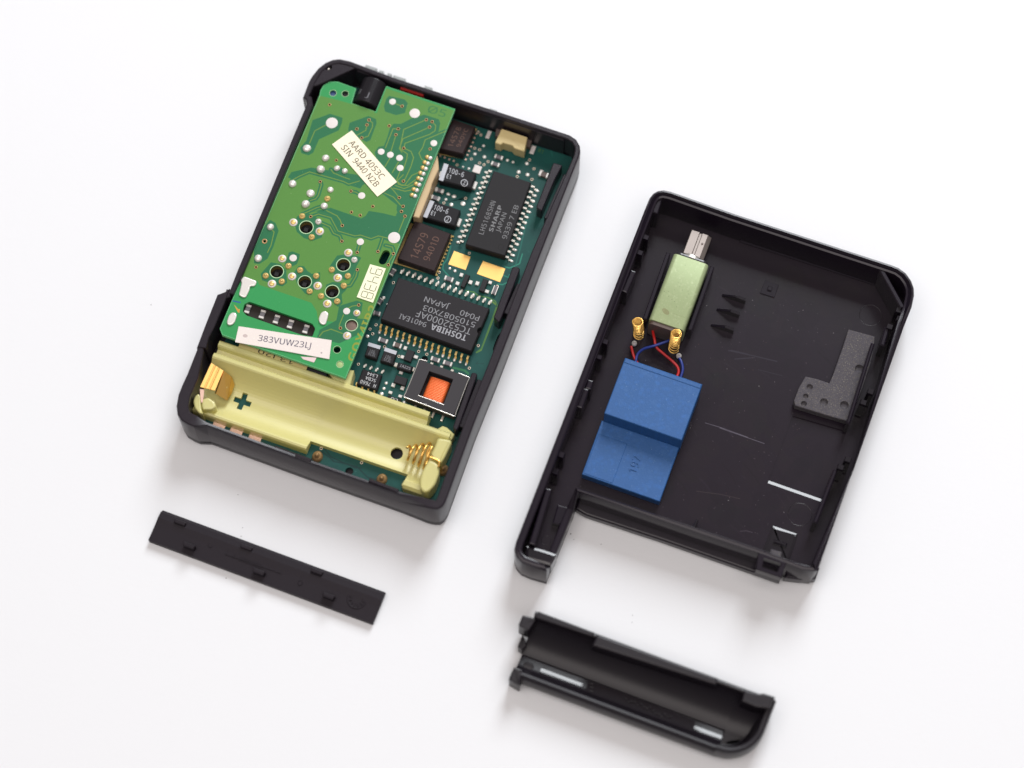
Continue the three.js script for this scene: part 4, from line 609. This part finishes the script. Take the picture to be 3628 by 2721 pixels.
  const wall = sweep(outline, (i) => {
    const [x, z] = outline[i], b = i >= iB0 && i < iB0 + nb, arm = z > 33 && x < -24;
    if (b) return [[-0.1, 0.3], [-0.25, 1.0], [0, 5], [0, 9.2], [0.15, 9.5], [0.4, 9.6], [0.85, 9.6], [1.0, 9.4], [1.05, 9.2], [1.05, 9.0], [1.05, CF - 0.1]];
    const top = i >= iB0 + nb && i < iB0 + nb + 4 ? 6 : CR;
    if (x > 20 && z > -24) return [[0.5, 0.3], [0.08, 1.0], [0, 2], [0, top - 1.6], [0.25, top - 1.4], [0.7, top - 1.3], [0.85, top - 0.1], [1.5, top], [1.7, top - 0.3], [1.71, top - 0.55], [1.8, CF - 0.1]];
    if (z < -26) return [[0.5, 0.3], [0.08, 1.0], [0, 2], [0, top - 0.5], [0.25, top - 0.1], [0.6, top - 0.05], [1.05, top - 0.75], [1.3, top - 0.5], [1.7, top - 0.65], [1.76, top - 0.95], [1.85, CF - 0.1]];
    return [[0.5, 0.3], [0.08, 1.0], [0, 2], [0, top - 0.5], [0.2, top - 0.15], [0.5, top], [1.3, top], [1.5, top - 0.1], [1.6, top - 0.4], [1.61, top - 0.6], [1.65, CF - 0.1]];
  }, true, 0.55);
  add(cover, 'cover_wall', wall, MT.cover);
  // lip below the lower wall, where the battery lies
  const lip = [...r(M, [[812, 515], [930, 585]], 0.5), ...r(N, [[0, 872], [1290, 1325], [1330, 1240]], 0.5), ...r(N, [[1370, 1150], [1030, 960]], 6), ...r(M, [[1500, 520], [850, 300]], 6)];
  add(cover, 'battery_lip', prism(lip, 0.1, 2.6, { bevel: 0.5, seg: 3 }), MT.cover);
  const lip2 = [...r(N, [[1340, 1290], [1520, 1312], [1690, 1305], [1735, 1180], [1400, 1100]], 0.6)]; add(cover, 'lip_end', prism(lip2, 0.1, 3.2, { bevel: 0.4, seg: 2 }), MT.cover);
  // slanting rib across the far corner
  add(cover, 'corner_rib', prism(bar(FC(J(1640, 625), 9.4), FC(J(1890, 1075), 9.4), 0.95), CF - 0.1, 9.5, { bevel: 0.18 }), MT.cover);
  add(cover, 'corner_rib', prism(bar(FC(I(600, 140), 9.2), FC(I(540, 330), 9.2), 1.2), CF - 0.1, 9.2, { bevel: 0.2 }), MT.cover);
  // catches and teeth along the left wall
  for (const [zf, x, y, l] of [[I, 445, 600, 1.2], [I, 378, 772, 1.2], [K, 622, 190, 1.2], [K, 552, 362, 1.1], [K, 130, 1455, 1.4], [K, 62, 1640, 1.4], [M, 595, 55, 1.3]]) { const p = FC(zf(x, y), 8.8); put(cover, 'wall_tooth', uBox, MT.cover, p[0] - 0.2, CF, p[1], 1.5, 7.0, l); }
  for (const [a, b] of [[I(300, 975), I(195, 1215)], [K(452, 620), K(420, 720)], [K(400, 715), K(325, 930)], [M(520, 255), M(330, 880)]]) add(cover, 'wall_catch', prism(bar(FC(a, 8.6), FC(b, 8.6), 1.25), CF - 0.1, 8.6, { bevel: 0.3, bevelH: 0.25, seg: 2 }), MT.cover);
  // notches along the right wall
  for (const [zf, x, y] of [[L, 1685, 725], [L, 1605, 845], [L, 1430, 1485], [L, 1350, 1570], [J, 1740, 1262], [J, 1850, 1175], [J, 1845, 1078]]) { const p = FC(zf(x, y), 8.8); put(cover, 'wall_tooth', uBox, MT.gloss, p[0] + 0.25, CF, p[1] + 0.4, 1.4, 7.1, 1.3); }
  add(cover, 'wall_catch', prism(bar(FC(J(1720, 1290), 8), FC(J(1660, 1500), 8), 1.0), CF - 0.1, 8.2, { bevel: 0.25 }), MT.cover); add(cover, 'wall_catch', prism(bar(FC(N(1930, 40), 8), FC(N(1700, 640), 8), 0.9), CF - 0.1, 8.0, { bevel: 0.25 }), MT.cover); add(cover, 'wall_catch', prism(bar(FC(L(1720, 200), 8), FC(L(1440, 1100), 8), 0.8), CF - 0.1, 7.6, { bevel: 0.25 }), MT.cover);
  // low ledge inside the top wall
  add(cover, 'floor_ledge', prism([...r(J, [[60, 330], [1680, 850], [1690, 790], [100, 260]], CF + 0.5)], CF - 0.1, CF + 0.5, { bevel: 0.15 }), MT.cover);
  // cradle fins for the motor
  for (const [a, b, h] of [[I(690, 775), I(425, 1520), 6.6], [I(1180, 930), I(930, 1640), 6.6]]) add(cover, 'motor_cradle', prism(bar(FC(a, h), FC(b, h), 0.9), CF - 0.1, h, { bevel: 0.15 }), MT.cover);
  // three little fins
  for (const [a, b] of [[I(1290, 1240), I(1560, 1290)], [I(1230, 1398), I(1490, 1450)], [I(1165, 1575), I(1425, 1625)]]) {
    const p = FC(a, CF), q = FC(b, 3.6), s = new THREE.Shape([[0, CF - 0.1], [q[0] - p[0], CF - 0.1], [q[0] - p[0], 3.4], [(q[0] - p[0]) * 0.62, 3.6], [0.4, CF + 0.25]].map((v) => new THREE.Vector2(...v)));
    const g = new THREE.ExtrudeGeometry(s, { depth: 0.45, bevelEnabled: true, bevelSize: 0.08, bevelThickness: 0.08, bevelSegments: 1 }); g.translate(p[0], 0, (p[1] + q[1]) / 2); add(cover, 'floor_fin', boxUV(g), MT.gloss);
  }
  { const p = FC(I(1825, 1180), CF + 0.3), q = r(I, [[1775, 1082], [1925, 1135], [1875, 1275], [1715, 1225]], CF + 0.25); const b = add(cover, 'square_boss', prism(q, CF - 0.05, CF + 0.25, { holes: [circle(p[0], p[1], 0.55, 4)], bevel: 0.05 }), MT.cover); put(b, 'boss_core', uBox, MT.cover, p[0], CF, p[1], 0.95, 0.6, 0.95); }
  // ejector circles in the floor
  const ring = boxUV(new THREE.TorusGeometry(1, 0.025, 5, 40).rotateX(Math.PI / 2));
  for (const [p, k] of [[J(1530, 1160), 2.4], [N(1528, 545), 2.45], [M(490, 835), 1.0]]) { const q = FC(p, CF); put(cover, 'ejector_mark', ring, MT.gloss, q[0], CF, q[1], k, 1.2, k); }
  // latch tab at the lower edge
  const tab = [...r(N, [[1222, 668], [1508, 765], [1400, 1095], [1100, 995]], CF + 0.45)], tb = add(cover, 'latch_tab', prism(fillet(tab, 0.3, 3), CF - 0.1, CF + 0.5, { bevel: 0.62, bevelH: 0.16 }), MT.gloss);
  add(tb, 'tab_ridge', prism(bar(FC(N(1235, 840), CF + 1), FC(N(1385, 888), CF + 1), 0.9), CF + 0.4, CF + 1.0, { bevel: 0.3, bevelH: 0.2 }), MT.gloss);
  const blk = r(N, [[1205, 930], [1330, 965], [1310, 1040], [1190, 1005]], 5.4); add(tb, 'latch_block', prism(blk, CF, 5.4, { bevel: 0.2 }), MT.foam);
  const fr = r(N, [[1060, 985], [1120, 985], [1360, 1075], [1375, 1100], [1320, 1255], [1040, 1160]], 9.7), fh = r(N, [[1120, 1020], [1335, 1090], [1280, 1205], [1095, 1140]], 9.7); add(tb, 'latch_frame', prism(fr, 6.8, 9.75, { holes: [fh], bevel: 0.15 }), MT.cover);
  add(cover, 'floor_post', prism(bar(FC(N(380, 615), 4), FC(N(335, 720), 4), 0.55), CF - 0.1, 5, { bevel: 0.12 }), MT.gloss);
  // inside of the arm
  add(cover, 'arm_step', prism(r(M, [[620, 430], [800, 480], [770, 600], [640, 660], [560, 640]], 3.5), CF - 0.1, 3.2, { bevel: 0.25, bevelH: 0.12 }), MT.cover); add(cover, 'arm_curb', prism(r(M, [[640, 640], [770, 600], [590, 1000], [550, 920]], 5), CF - 0.1, 5.2, { bevel: 0.6, bevelH: 0.4, seg: 3 }), MT.gloss); add(cover, 'arm_end', prism(r(M, [[270, 900], [420, 935], [530, 970], [610, 1000], [545, 1120], [260, 1040]], 7.4), CF - 0.1, 7.6, { bevel: 0.5, bevelH: 0.14 }), MT.gloss);
}
// ---------------------------------------------------------------- vibration motor with its wires
{
  const mo = thing('vibration_motor', 'pale green oblong vibration motor with a grey metal weight, in the back cover', 'motor', FC, CF);
  const h = 8.6, k = mp(FC, h, I, [[762, 780], [1108, 895], [852, 1608], [466, 1545]]);
  const cx = (k[0][0] + k[1][0] + k[2][0] + k[3][0]) / 4 + 0.25, w = k[1][0] - k[0][0] + 0.9, z0 = (k[0][1] + k[1][1]) / 2, z1 = (k[2][1] + k[3][1]) / 2, y0 = CF + 0.05;
  const rr = (W2, H2, r, n = 5) => { const s = new THREE.Shape(); s.moveTo(-W2 + r, 0); s.lineTo(W2 - r, 0); s.absarc(W2 - r, r, r, -Math.PI / 2, 0); s.lineTo(W2, H2 - r); s.absarc(W2 - r, H2 - r, r, 0, Math.PI / 2); s.lineTo(-W2 + r, H2); s.absarc(-W2 + r, H2 - r, r, Math.PI / 2, Math.PI); s.lineTo(-W2, r); s.absarc(-W2 + r, r, r, Math.PI, 1.5 * Math.PI); return s; };
  const ex = (s, a, b, bv) => { const g = new THREE.ExtrudeGeometry(s, { depth: b - a - 2 * bv, bevelEnabled: bv > 0, bevelSize: bv, bevelThickness: bv, bevelOffset: -bv, bevelSegments: 2, curveSegments: 6 }); g.translate(cx, y0, a + bv); return boxUV(toCreasedNormals(g, 0.6)); };
  const skin = printed(300, 512, '#8f9c75', (c, W, Hh) => { c.globalAlpha = 0.18; speckle(c, W, Hh, 500, ['#a6b18c', '#88946f', '#b2bb98'], 2, 9); c.globalAlpha = 0.8; for (let q = 0; q < 46; q++) { c.fillStyle = '#4d523a'; c.beginPath(); c.arc(30 + rnd() * 240, 60 + rnd() * 420, 0.8 + rnd() * 1.6, 0, 7); c.fill(); } c.globalAlpha = 0.4; c.fillStyle = '#6c5f41'; c.beginPath(); c.ellipse(105, 425, 34, 18, 0.3, 0, 7); c.fill(); c.strokeStyle = '#6f7550'; c.lineWidth = 3; c.beginPath(); c.moveTo(170, 420); c.lineTo(270, 422); c.stroke(); c.globalAlpha = 1; }, { metalness: 0.15, roughness: 0.42 });
  const g = ex(rr(w / 2, h - y0, 0.9), z0, z1, 0.15); affUV(g, [cx - w / 2, z0], [cx + w / 2, z0], [cx - w / 2, z1]);
  const body = add(mo, 'motor_body', g, skin);
  const em = std(0.02, 0.018, 0.022, { roughness: 0.25 });
  add(mo, 'end_cap', ex(rr(w / 2 - 0.35, h - y0 - 0.5, 1.1), z0 - 0.75, z0 + 0.1, 0.1), em); add(mo, 'end_cap', ex(rr(w / 2 - 0.2, h - y0 - 0.4, 1.1), z1 - 0.1, z1 + 0.8, 0.1), MT.capBody);
  { const q = FC(I(945, 800), 8), d = put(mo, 'bearing', uDome, MT.nickel, q[0] + 0.3, h - 1.6, q[1] + 0.25, 1.9, 1.25, 0.9); }
  // half-round weight with a groove for the shaft
  const wc = FC(I(1020, 660), 6.8), wl = FC(I(1000, 820), 6.8)[1], wf = FC(I(1040, 550), 6.8)[1], hs = new THREE.Shape(), wr = 2.35;
  hs.moveTo(-wr, -0.4); hs.lineTo(wr * 0.95, -2.4); hs.lineTo(wr, 0.1); hs.lineTo(wr * 0.62, 0.85); hs.lineTo(0.32, 0.9); hs.lineTo(0.14, 0.45); hs.lineTo(-0.28, 0.45); hs.lineTo(-0.42, 0.95); hs.lineTo(-wr * 0.9, 0.9); hs.closePath();
  const wg = new THREE.ExtrudeGeometry(hs, { depth: wl - wf, bevelEnabled: true, bevelSize: 0.08, bevelThickness: 0.1, bevelOffset: -0.08, bevelSegments: 1 }); wg.translate(wc[0], 5.9, wf);
  const wt = add(mo, 'eccentric_weight', boxUV(wg), MT.weight, 'grooved grey metal weight on the motor shaft');
  { const q = FC(I(1068, 675), 6.9); put(wt, 'punch_mark', uDome, MT.capBody, q[0], 6.72, q[1], 0.28, 0.12, 0.34); }
  const c3 = (p, y) => { const q = FC(p, y); return [q[0], y, q[1]]; };
  for (const [pts, mat, lb] of [[[[1150, 20, 4.5], [1148, 80, 4.6], [1165, 160, 5], [1185, 250, 4.6], [1270, 330, 4], [1365, 410, 3.4], [1425, 480, 3.2], [1435, 530, 3], [1415, 585, 3]], MT.red, 'red wire'], [[[1400, 150, 5.2], [1310, 185, 5.4], [1160, 238, 5.2], [1040, 275, 4.2], [975, 335, 3.4], [955, 420, 3]], MT.wireBlue, 'blue wire'], [[[905, 245, 3], [915, 290, 3.2], [940, 370, 3], [980, 440, 2.8]], MT.red, 'red wire'], [[[1445, 375, 3], [1470, 430, 3.2], [1482, 500, 3], [1460, 590, 2.8]], MT.wireBlue, 'blue wire']]) add(mo, 'wire', tube(pts.map(([x, y, z]) => c3(K(x, y), z)), 0.3, 30, 8), mat, lb);
  for (const [x, y] of [[940, 205], [1440, 345]]) { const q = FC(K(x, y), CF + 1.3); put(mo, 'solder_joint', uPeak, MT.solder, q[0], CF + 0.9, q[1], 0.6, 1.0, 0.62); put(mo, 'terminal', uDisc, MT.cover, q[0], CF, q[1], 0.7, 0.9, 0.7); }
}
// ---------------------------------------------------------------- two gold contact springs standing in the cover
for (const [top, foot, label] of [[I(345, 1545), K(988, 118), 'upright gold contact spring beside the left wall of the back cover'], [K(1410, 95), K(1378, 272), 'upright gold contact spring at the foot of the motor, beside the crossing wires']]) {
  const sp = thing('contact_spring', label, 'spring', FC, CF, 'gold contact springs in the back cover');
  const a = FC(foot, CF + 0.3), b = FC(top, 10.2), pts = [], n = 9.5;
  for (let k = 0; k <= 240; k++) { const t = k / 240, an = t * n * Math.PI * 2, u = Math.min(1, t * 1.03), y = CF + 0.2 + (10.0 - CF) * (t < 0.3 ? t * 1.5 : 0.45 + (t - 0.3) * 0.786); pts.push([a[0] + (b[0] - a[0]) * u + Math.cos(an) * 1.05, y, a[1] + (b[1] - a[1]) * u + Math.sin(an) * 1.05]); }
  add(sp, 'coil', tube(pts, 0.15, 480, 6), MT.gold);
  put(sp, 'spring_seat', uDisc, MT.cover, a[0], CF, a[1], 1.3, 0.3, 1.3);
}
// ---------------------------------------------------------------- stepped blue rubber block
{
  const bl = thing('rubber_block', 'stepped blue rubber block in the back cover, marked with embossed digits', 'block', FC, CF);
  const hi = 9.2, lo = 4.3, top = mp(FC, hi, K, [[850, 375], [1700, 667], [1468, 1300], [596, 985]]), low = [...mp(FC, lo, K, [[560, 1080], [1480, 1340]]), ...mp(FC, lo, M, [[1762, 398], [890, 98]])];
  const xs0 = (top[0][0] + top[3][0]) / 2, xs1 = (top[1][0] + top[2][0]) / 2, zt = (top[0][1] + top[1][1]) / 2, zs = (top[2][1] + top[3][1]) / 2, zb = (low[2][1] + low[3][1]) / 2;
  const lx0 = low[3][0], lx1 = low[2][0];
  const tex = canvasTex(640, 1024, (c, w, h) => {
    c.fillStyle = '#245289'; c.fillRect(0, 0, w, h);
    for (let k = 0; k < 700; k++) { c.fillStyle = `rgba(${['44,100,172', '62,104,150', '38,80,130', '48,102,172'][(rnd() * 4) | 0]},0.16)`; c.beginPath(); c.arc(rnd() * w, rnd() * h, 3 + rnd() * 16, 0, 7); c.fill(); }
    c.globalAlpha = 0.8; speckle(c, w, h, 170, ['#9fb6cf', '#6f93bb', '#c8d6e4'], 0.6, 1.8); c.globalAlpha = 1;
  });
  const mat = new THREE.MeshPhysicalMaterial({ map: tex, roughness: 0.5, specularIntensity: 0.7, bumpMap: grain4, bumpScale: 0.00003 }), uv = (g) => affUV(g, [xs0, zt], [xs1, zt], [xs0, zb]);
  add(bl, 'upper_step', uv(prism([[xs0 - 0.05, zt], [xs1 + 0.05, zt], [xs1, zs], [xs0, zs]], CF, hi, { bevel: 0.12, bevelH: 0.12 })), mat);
  const up = add(bl, 'lower_step', uv(prism([[lx0 - 0.1, zs - 0.05], [lx1 - 0.05, zs - 0.05], [lx1, zb], [lx0, zb]], CF, lo, { bevel: 0.12 })), mat);
  add(bl, 'edge_ledge', uv(prism([[xs0 + 0.1, zt + 0.15], [xs1 - 0.1, zt + 0.15], [xs1 - 0.1, zt + 1.1], [xs0 + 0.1, zt + 1.1]], hi - 0.1, hi + 0.12, { bevel: 0.08 })), mat);
  add(bl, 'inset_square', uv(prism([[lx0 + 0.25, zs + 3.0], [lx0 + 6.6, zs + 3.0], [lx0 + 6.6, zb - 0.3], [lx0 + 0.25, zb - 0.3]], lo - 0.2, lo + 0.1, { bevel: 0.08 })), mat);
  const font = await new FontLoader().loadAsync('fonts/droid/droid_sans_regular.typeface.json');
  const tg = new TextGeometry('197', { font, size: 1.75, depth: 0.22, curveSegments: 3 }); tg.rotateX(-Math.PI / 2); tg.rotateY(Math.PI / 2); const tp = FC(M(1490, 85), lo); tg.translate(tp[0] + 0.1, lo - 0.04, tp[1] + 0.2);
  add(bl, 'embossed_digits', uv(tg), mat);
  // ---- thin black trim strip
  const st = thing('trim_strip', 'thin black plastic strip with small upright tabs lying on the table', 'plastic strip', FS);
  const s = (x, y, h = 1.6) => FS(O(x, y), h), a = s(185, 60), b = s(2125, 775), c = s(2012, 1055), d = s(65, 330);
  const prof = (x) => [[a[1], 0.1], [a[1] - 0.0, 0.9], [a[1] + 0.7, 1.75], [a[1] + 2, 1.9], [(a[1] + d[1]) / 2, 1.6], [d[1] - 1.2, 1.5], [d[1], 1.5], [d[1], 0.1]];
  const sh = new THREE.Shape(prof().map(([z, y]) => new THREE.Vector2(-z, y))); const sg = new THREE.ExtrudeGeometry(sh, { depth: b[0] - (a[0] + d[0]) / 2, bevelEnabled: true, bevelSize: 0.08, bevelThickness: 0.1, bevelOffset: -0.08, bevelSegments: 1 }); sg.rotateY(Math.PI / 2); sg.translate((a[0] + d[0]) / 2, 0.0, 0);
  const stripMat = std(0.0145, 0.011, 0.015, { roughness: 0.5, specularIntensity: 0.28, bumpMap: grain4, bumpScale: 0.00002 });
  const strip = add(st, 'strip_body', boxUV(sg), stripMat);
  for (const [x, y, h] of [[340, 172, 2.5], [418, 372, 3.3], [918, 388, 2.5], [1025, 600, 3.3], [1532, 600, 2.5], [1632, 810, 3.3]]) { const p = s(x, y, h - 0.3); add(st, 'clip_tab', prism(fillet([[p[0] - 1.35, p[1] - 0.35], [p[0] + 1.35, p[1] - 0.35], [p[0] + 1.2, p[1] + 0.55], [p[0] - 1.2, p[1] + 0.55]], 0.25, 3), 1.3, h, { bevel: 0.22, seg: 2 }), stripMat); }
  const fr = [s(748, 398), s(1240, 566), s(1222, 622), s(730, 452)].map((p) => p); const inn = (k) => { const cx = (fr[0][0] + fr[2][0]) / 2, cz = (fr[0][1] + fr[2][1]) / 2; return fr.map(([x, z]) => [cx + (x - cx) * (1 - k * 0.1 / 3), cz + (z - cz) * (1 - k * 0.12)]); };
  add(strip, 'mould_frame', prism(fr, 1.5, 1.72, { holes: [inn(1)] }), stripMat);
  const tg2 = new TextGeometry('1  8880099', { font, size: 0.95, depth: 0.25, curveSegments: 2 }); tg2.rotateX(-Math.PI / 2); const t2 = s(800, 462); tg2.translate(t2[0], 1.45, t2[1] + 0.55); add(strip, 'mould_digits', boxUV(tg2), stripMat);
  const ringG = boxUV(new THREE.TorusGeometry(1, 0.12, 5, 24).rotateX(Math.PI / 2));
  for (const [x, y, k] of [[605, 372, 0.5], [1385, 702, 0.5], [1880, 842, 1.9]]) { const p = s(x, y); put(strip, 'mould_ring', ringG, stripMat, p[0], 1.58, p[1], k, 0.8, k); }
  { const p = s(1880, 842); for (let k = 0; k < 12; k++) put(strip, 'mould_tick', uBox, stripMat, p[0] + Math.cos(k * Math.PI / 6) * 1.35, 1.5, p[1] + Math.sin(k * Math.PI / 6) * 1.35, 0.6, 0.25, 0.18, -k * Math.PI / 6); }
}
// ---------------------------------------------------------------- L-shaped grey foam pad
{
  const fo = thing('foam_pad', 'L-shaped dark grey foam pad with dents, stuck in the back cover', 'foam pad', FC, CF);
  const h = 3.9, f = (l) => mp(FC, h, L, l), o = f([[1442, 52], [1580, 88], [1738, 132], [1722, 260], [1690, 430], [1600, 700], [1500, 960], [1440, 1085], [1150, 1000], [845, 905], [832, 850], [890, 700], [962, 578], [1100, 610], [1228, 655], [1270, 560], [1312, 440], [1380, 250]]);
  const dents = [[1010, 692, 0.55], [966, 792, 0.45], [945, 878, 0.5], [1170, 862, 0.7], [1398, 895, 0.75], [1566, 490, 0.8]].map(([x, y, k]) => { const p = f([[x, y]])[0], g = new THREE.SphereGeometry(1, 14, 10); g.scale(k * 1.3, 0.8, k * 1.3); g.translate(p[0], h + 0.1, p[1] + 0.15); return boxUV(g); });
  add(fo, 'foam', boxUV(cut(prism(o, CF, h, { bevel: 0.2, seg: 2 }), dents)), MT.foam);
}
// ---------------------------------------------------------------- battery door
{
  const dr = thing('battery_door', 'glossy black trough-shaped battery door lying near the back cover', 'battery door', FD);
  const q = (x, y, h) => FD(Q(x, y), h), doorMat = std(0.010, 0.0078, 0.0115, { roughness: 0.36, specularIntensity: 0.65, bumpMap: grain4, bumpScale: 0.000006 });
  const zTop = (q(330, 75, 9.2)[1] + q(1000, 322, 9.2)[1]) / 2, zBot = (q(110, 590, 1)[1] + q(1600, 1160, 1)[1]) / 2, zRidge = q(1000, 690, 1.9)[1], xl = q(215, 380, 2)[0], xr = q(2060, 860, 5)[0];
  const P0 = [], zl = zBot - 1.9;
  // inside from back rim down the curve to the ridge, the floor strip and the front lip, then round the outside
  const inside = []; for (let k = 0; k <= 16; k++) { const t = k / 16 * Math.PI / 2; inside.push([zRidge - (zRidge - zTop - 0.9) * Math.cos(t) * 1.0, 9.1 - 7.2 * Math.sin(t)]); }
  const strip = []; for (let k = 0; k <= 12; k++) { const t = k / 12, z = zRidge + 0.12 + (zl - 0.5 - zRidge) * t; strip.push([z, 1.5 + 0.25 * (z - zRidge) + 1.6 * Math.pow(t, 7)]); }
  const prof = [[zTop + 0.05, 6], [zTop, 8.6], [zTop + 0.2, 9.1], [zTop + 0.6, 9.2], ...inside, ...strip, [zl, 5.4], [zl + 0.35, 5.9], [zl + 0.9, 6.0], [zBot - 0.35, 5.5], [zBot - 0.05, 4.4], [zBot, 2.6], [zBot - 0.3, 1.0], [zBot - 1.4, 0.15], [zBot - 4, 0], [zTop + 5.2, 0], [zTop + 2.4, 1.0], [zTop + 0.9, 3.2]];
  const sh = new THREE.Shape(prof.map(([z, y]) => new THREE.Vector2(-z, y)));
  const ex = (s, x0, x1) => { const g = new THREE.ExtrudeGeometry(s, { depth: x1 - x0, bevelEnabled: false }); g.rotateY(Math.PI / 2); g.translate(x0, 0, 0); return boxUV(toCreasedNormals(g, 0.45)); };
  const xe = xr - 7.4;
  add(dr, 'trough', ex(sh, xl, xe), doorMat);
  const prof2 = [...prof.slice(0, 4 + inside.length), ...strip.slice(0, 3), [strip[2][0], 0.5], [zTop + 5.2, 0.05], [zTop + 2.4, 1.0], [zTop + 0.9, 3.2]];
  add(dr, 'trough_end', ex(new THREE.Shape(prof2.map(([z, y]) => new THREE.Vector2(-z, y))), xe, xr - 1.2), doorMat);
  // closed rounded end
  const corner = []; const R = 7.5, zE = zBot - 0.05, zS = q(2085, 720, 9)[1];
  for (let k = 0; k <= 14; k++) { const t = k / 14 * Math.PI / 2; corner.push([xr - R + R * Math.sin(t), zE - R + R * Math.cos(t)]); }
  const endOut = [[xe - 0.6, zE], ...corner, [xr + 0.2, zS]], endWall = sweep(endOut, () => [[2.6, 0.3], [1.0, 0.5], [0.25, 1.4], [0, 2.8], [0, 6.6], [0.25, 7.6], [0.7, 7.9], [1.3, 7.8], [1.6, 7.2], [2.0, 3.6], [2.8, 2.0], [4.0, 1.5]], false, 0.6);
  add(dr, 'end_wall', endWall, doorMat);
  const fl = [[xe - 0.3, zTop + 1.5], [xr - 1.5, zTop + 2.5], [xr - 1.5, zE - R], ...corner.slice().reverse().map(([x, z]) => [x - 1.2, z - 1.2]), [xe - 0.3, zE - 1.2]]; add(dr, 'end_floor', prism(fl, 0.05, 1.9, { bevel: 0.3 }), doorMat);
  add(dr, 'end_back', prism([q(1870, 660, 9.5), q(1985, 690, 9.5), q(2010, 685, 9.5), q(2100, 712, 9.5), q(2060, 800, 9.5), q(1960, 790, 9.5), q(1850, 745, 9.5)], 0.4, 9.5, { bevel: 0.35, seg: 3 }), doorMat);
  // raised bar along the back rim
  const bz = zTop; add(dr, 'back_bar', prism([q(770, 245, 9.9), q(1672, 572, 9.9), q(1660, 625, 9.9), q(735, 330, 9.9)], 5, 9.9, { bevel: 0.45, seg: 3 }), doorMat);
  add(dr, 'back_bar', prism([q(335, 75, 9.4), q(750, 232, 9.4), q(735, 265, 9.4), q(300, 118, 9.4)], 6, 9.5, { bevel: 0.25, seg: 2 }), doorMat);
  add(dr, 'hinge_lug', prism(fillet([q(215, 102, 8.5), q(320, 130, 8.5), q(260, 220, 8.5), q(180, 182, 8.5)], 0.4, 4), 2.0, 8.6, { bevel: 0.3, seg: 2 }), doorMat);
  add(dr, 'hinge_lug', prism(fillet([q(215, 235, 5), q(245, 330, 4), q(210, 370, 4), q(176, 345, 4)], 0.3, 3), 0.6, 4.6, { bevel: 0.25, seg: 2 }), doorMat);
  add(dr, 'hinge_lug', prism(fillet([q(150, 490, 6), q(215, 510, 6), q(190, 640, 5), q(108, 590, 5)], 0.3, 3), 0.1, 6.0, { bevel: 0.35, seg: 2 }), doorMat);
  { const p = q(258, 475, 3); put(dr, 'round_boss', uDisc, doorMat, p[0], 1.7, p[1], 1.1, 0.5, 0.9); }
  // smooth strips either side of the marks
  for (const [x0, x1, y0, y1] of [[330, 660, 560, 640], [1490, 1760, 960, 1080]]) { const u0 = q(x0, y0, 2.2)[0], u1 = Math.min(q(x1, y1, 2.2)[0], xe - 0.2), pa = strip.slice(4, 9), ps = [...pa.map(([z, y]) => [z, y + 0.05]), ...pa.slice().reverse().map(([z, y]) => [z, y - 0.3])]; add(dr, 'floor_strip', ex(new THREE.Shape(ps.map(([z, y]) => new THREE.Vector2(-z, y))), u0, u1), MT.gloss); }
  // matt panel in the middle of the floor strip, with embossed marks
  { const u0 = q(690, 640, 2.2)[0], u1 = q(1480, 970, 2.2)[0], pa = strip.slice(1, 10); const ps = [...pa.map(([z, y]) => [z, y + 0.06]), ...pa.slice().reverse().map(([z, y]) => [z, y - 0.3])]; add(dr, 'etched_panel', ex(new THREE.Shape(ps.map(([z, y]) => new THREE.Vector2(-z, y))), u0, u1), std(0.012, 0.009, 0.0125, { roughness: 0.62, specularIntensity: 0.4, bumpMap: grain4, bumpScale: 0.00004 })); }
  const mk = (x, y, a, b) => { const p = q(x, y, 2.3); put(dr, 'embossed_mark', uBox, doorMat, p[0], 1.75, p[1], a, 0.55, b); };
  for (const dy of [0, 28, 55]) mk(728, 615 + dy, 0.9, 0.3);
  for (let k = 0; k < 16; k++) mk(985 + k * 22 + rnd() * 8, 735 + k * 9 + (rnd() - 0.5) * 50, 0.35 + rnd() * 0.3, 0.3);
}
// ---------------------------------------------------------------- specks of dust on the table
{
  const list = [[M(765, 765), 0.16], [M(800, 826), 0.1], [M(1105, 880), 0.11], [[535, 1080], 0.12], [O(872, 295), 0.12], [O(740, 660), 0.12], [T(522, 1388), 0.1], [[860, 1870], 0.1], [Q(1035, 105), 0.1], [[2240, 2205], 0.1]];
  const g = merge(list.map(([p, r]) => { const w = P(p, 0), b = new THREE.IcosahedronGeometry(r * 0.75, 0); b.scale(1, 0.6, 1.4); b.rotateY(rnd() * 3); b.translate(w[0], r * 0.4, w[1]); return boxUV(b); }));
  g.scale(0.001, 0.001, 0.001); const m = new THREE.Mesh(g, std(0.06, 0.05, 0.05, { roughness: 0.9 })); m.name = 'dust'; m.userData = { label: 'tiny dark specks of dust scattered over the white tabletop', category: 'dust', kind: 'stuff' }; m.castShadow = m.receiveShadow = true; scene.add(m);
}
renderer.render(scene, camera);
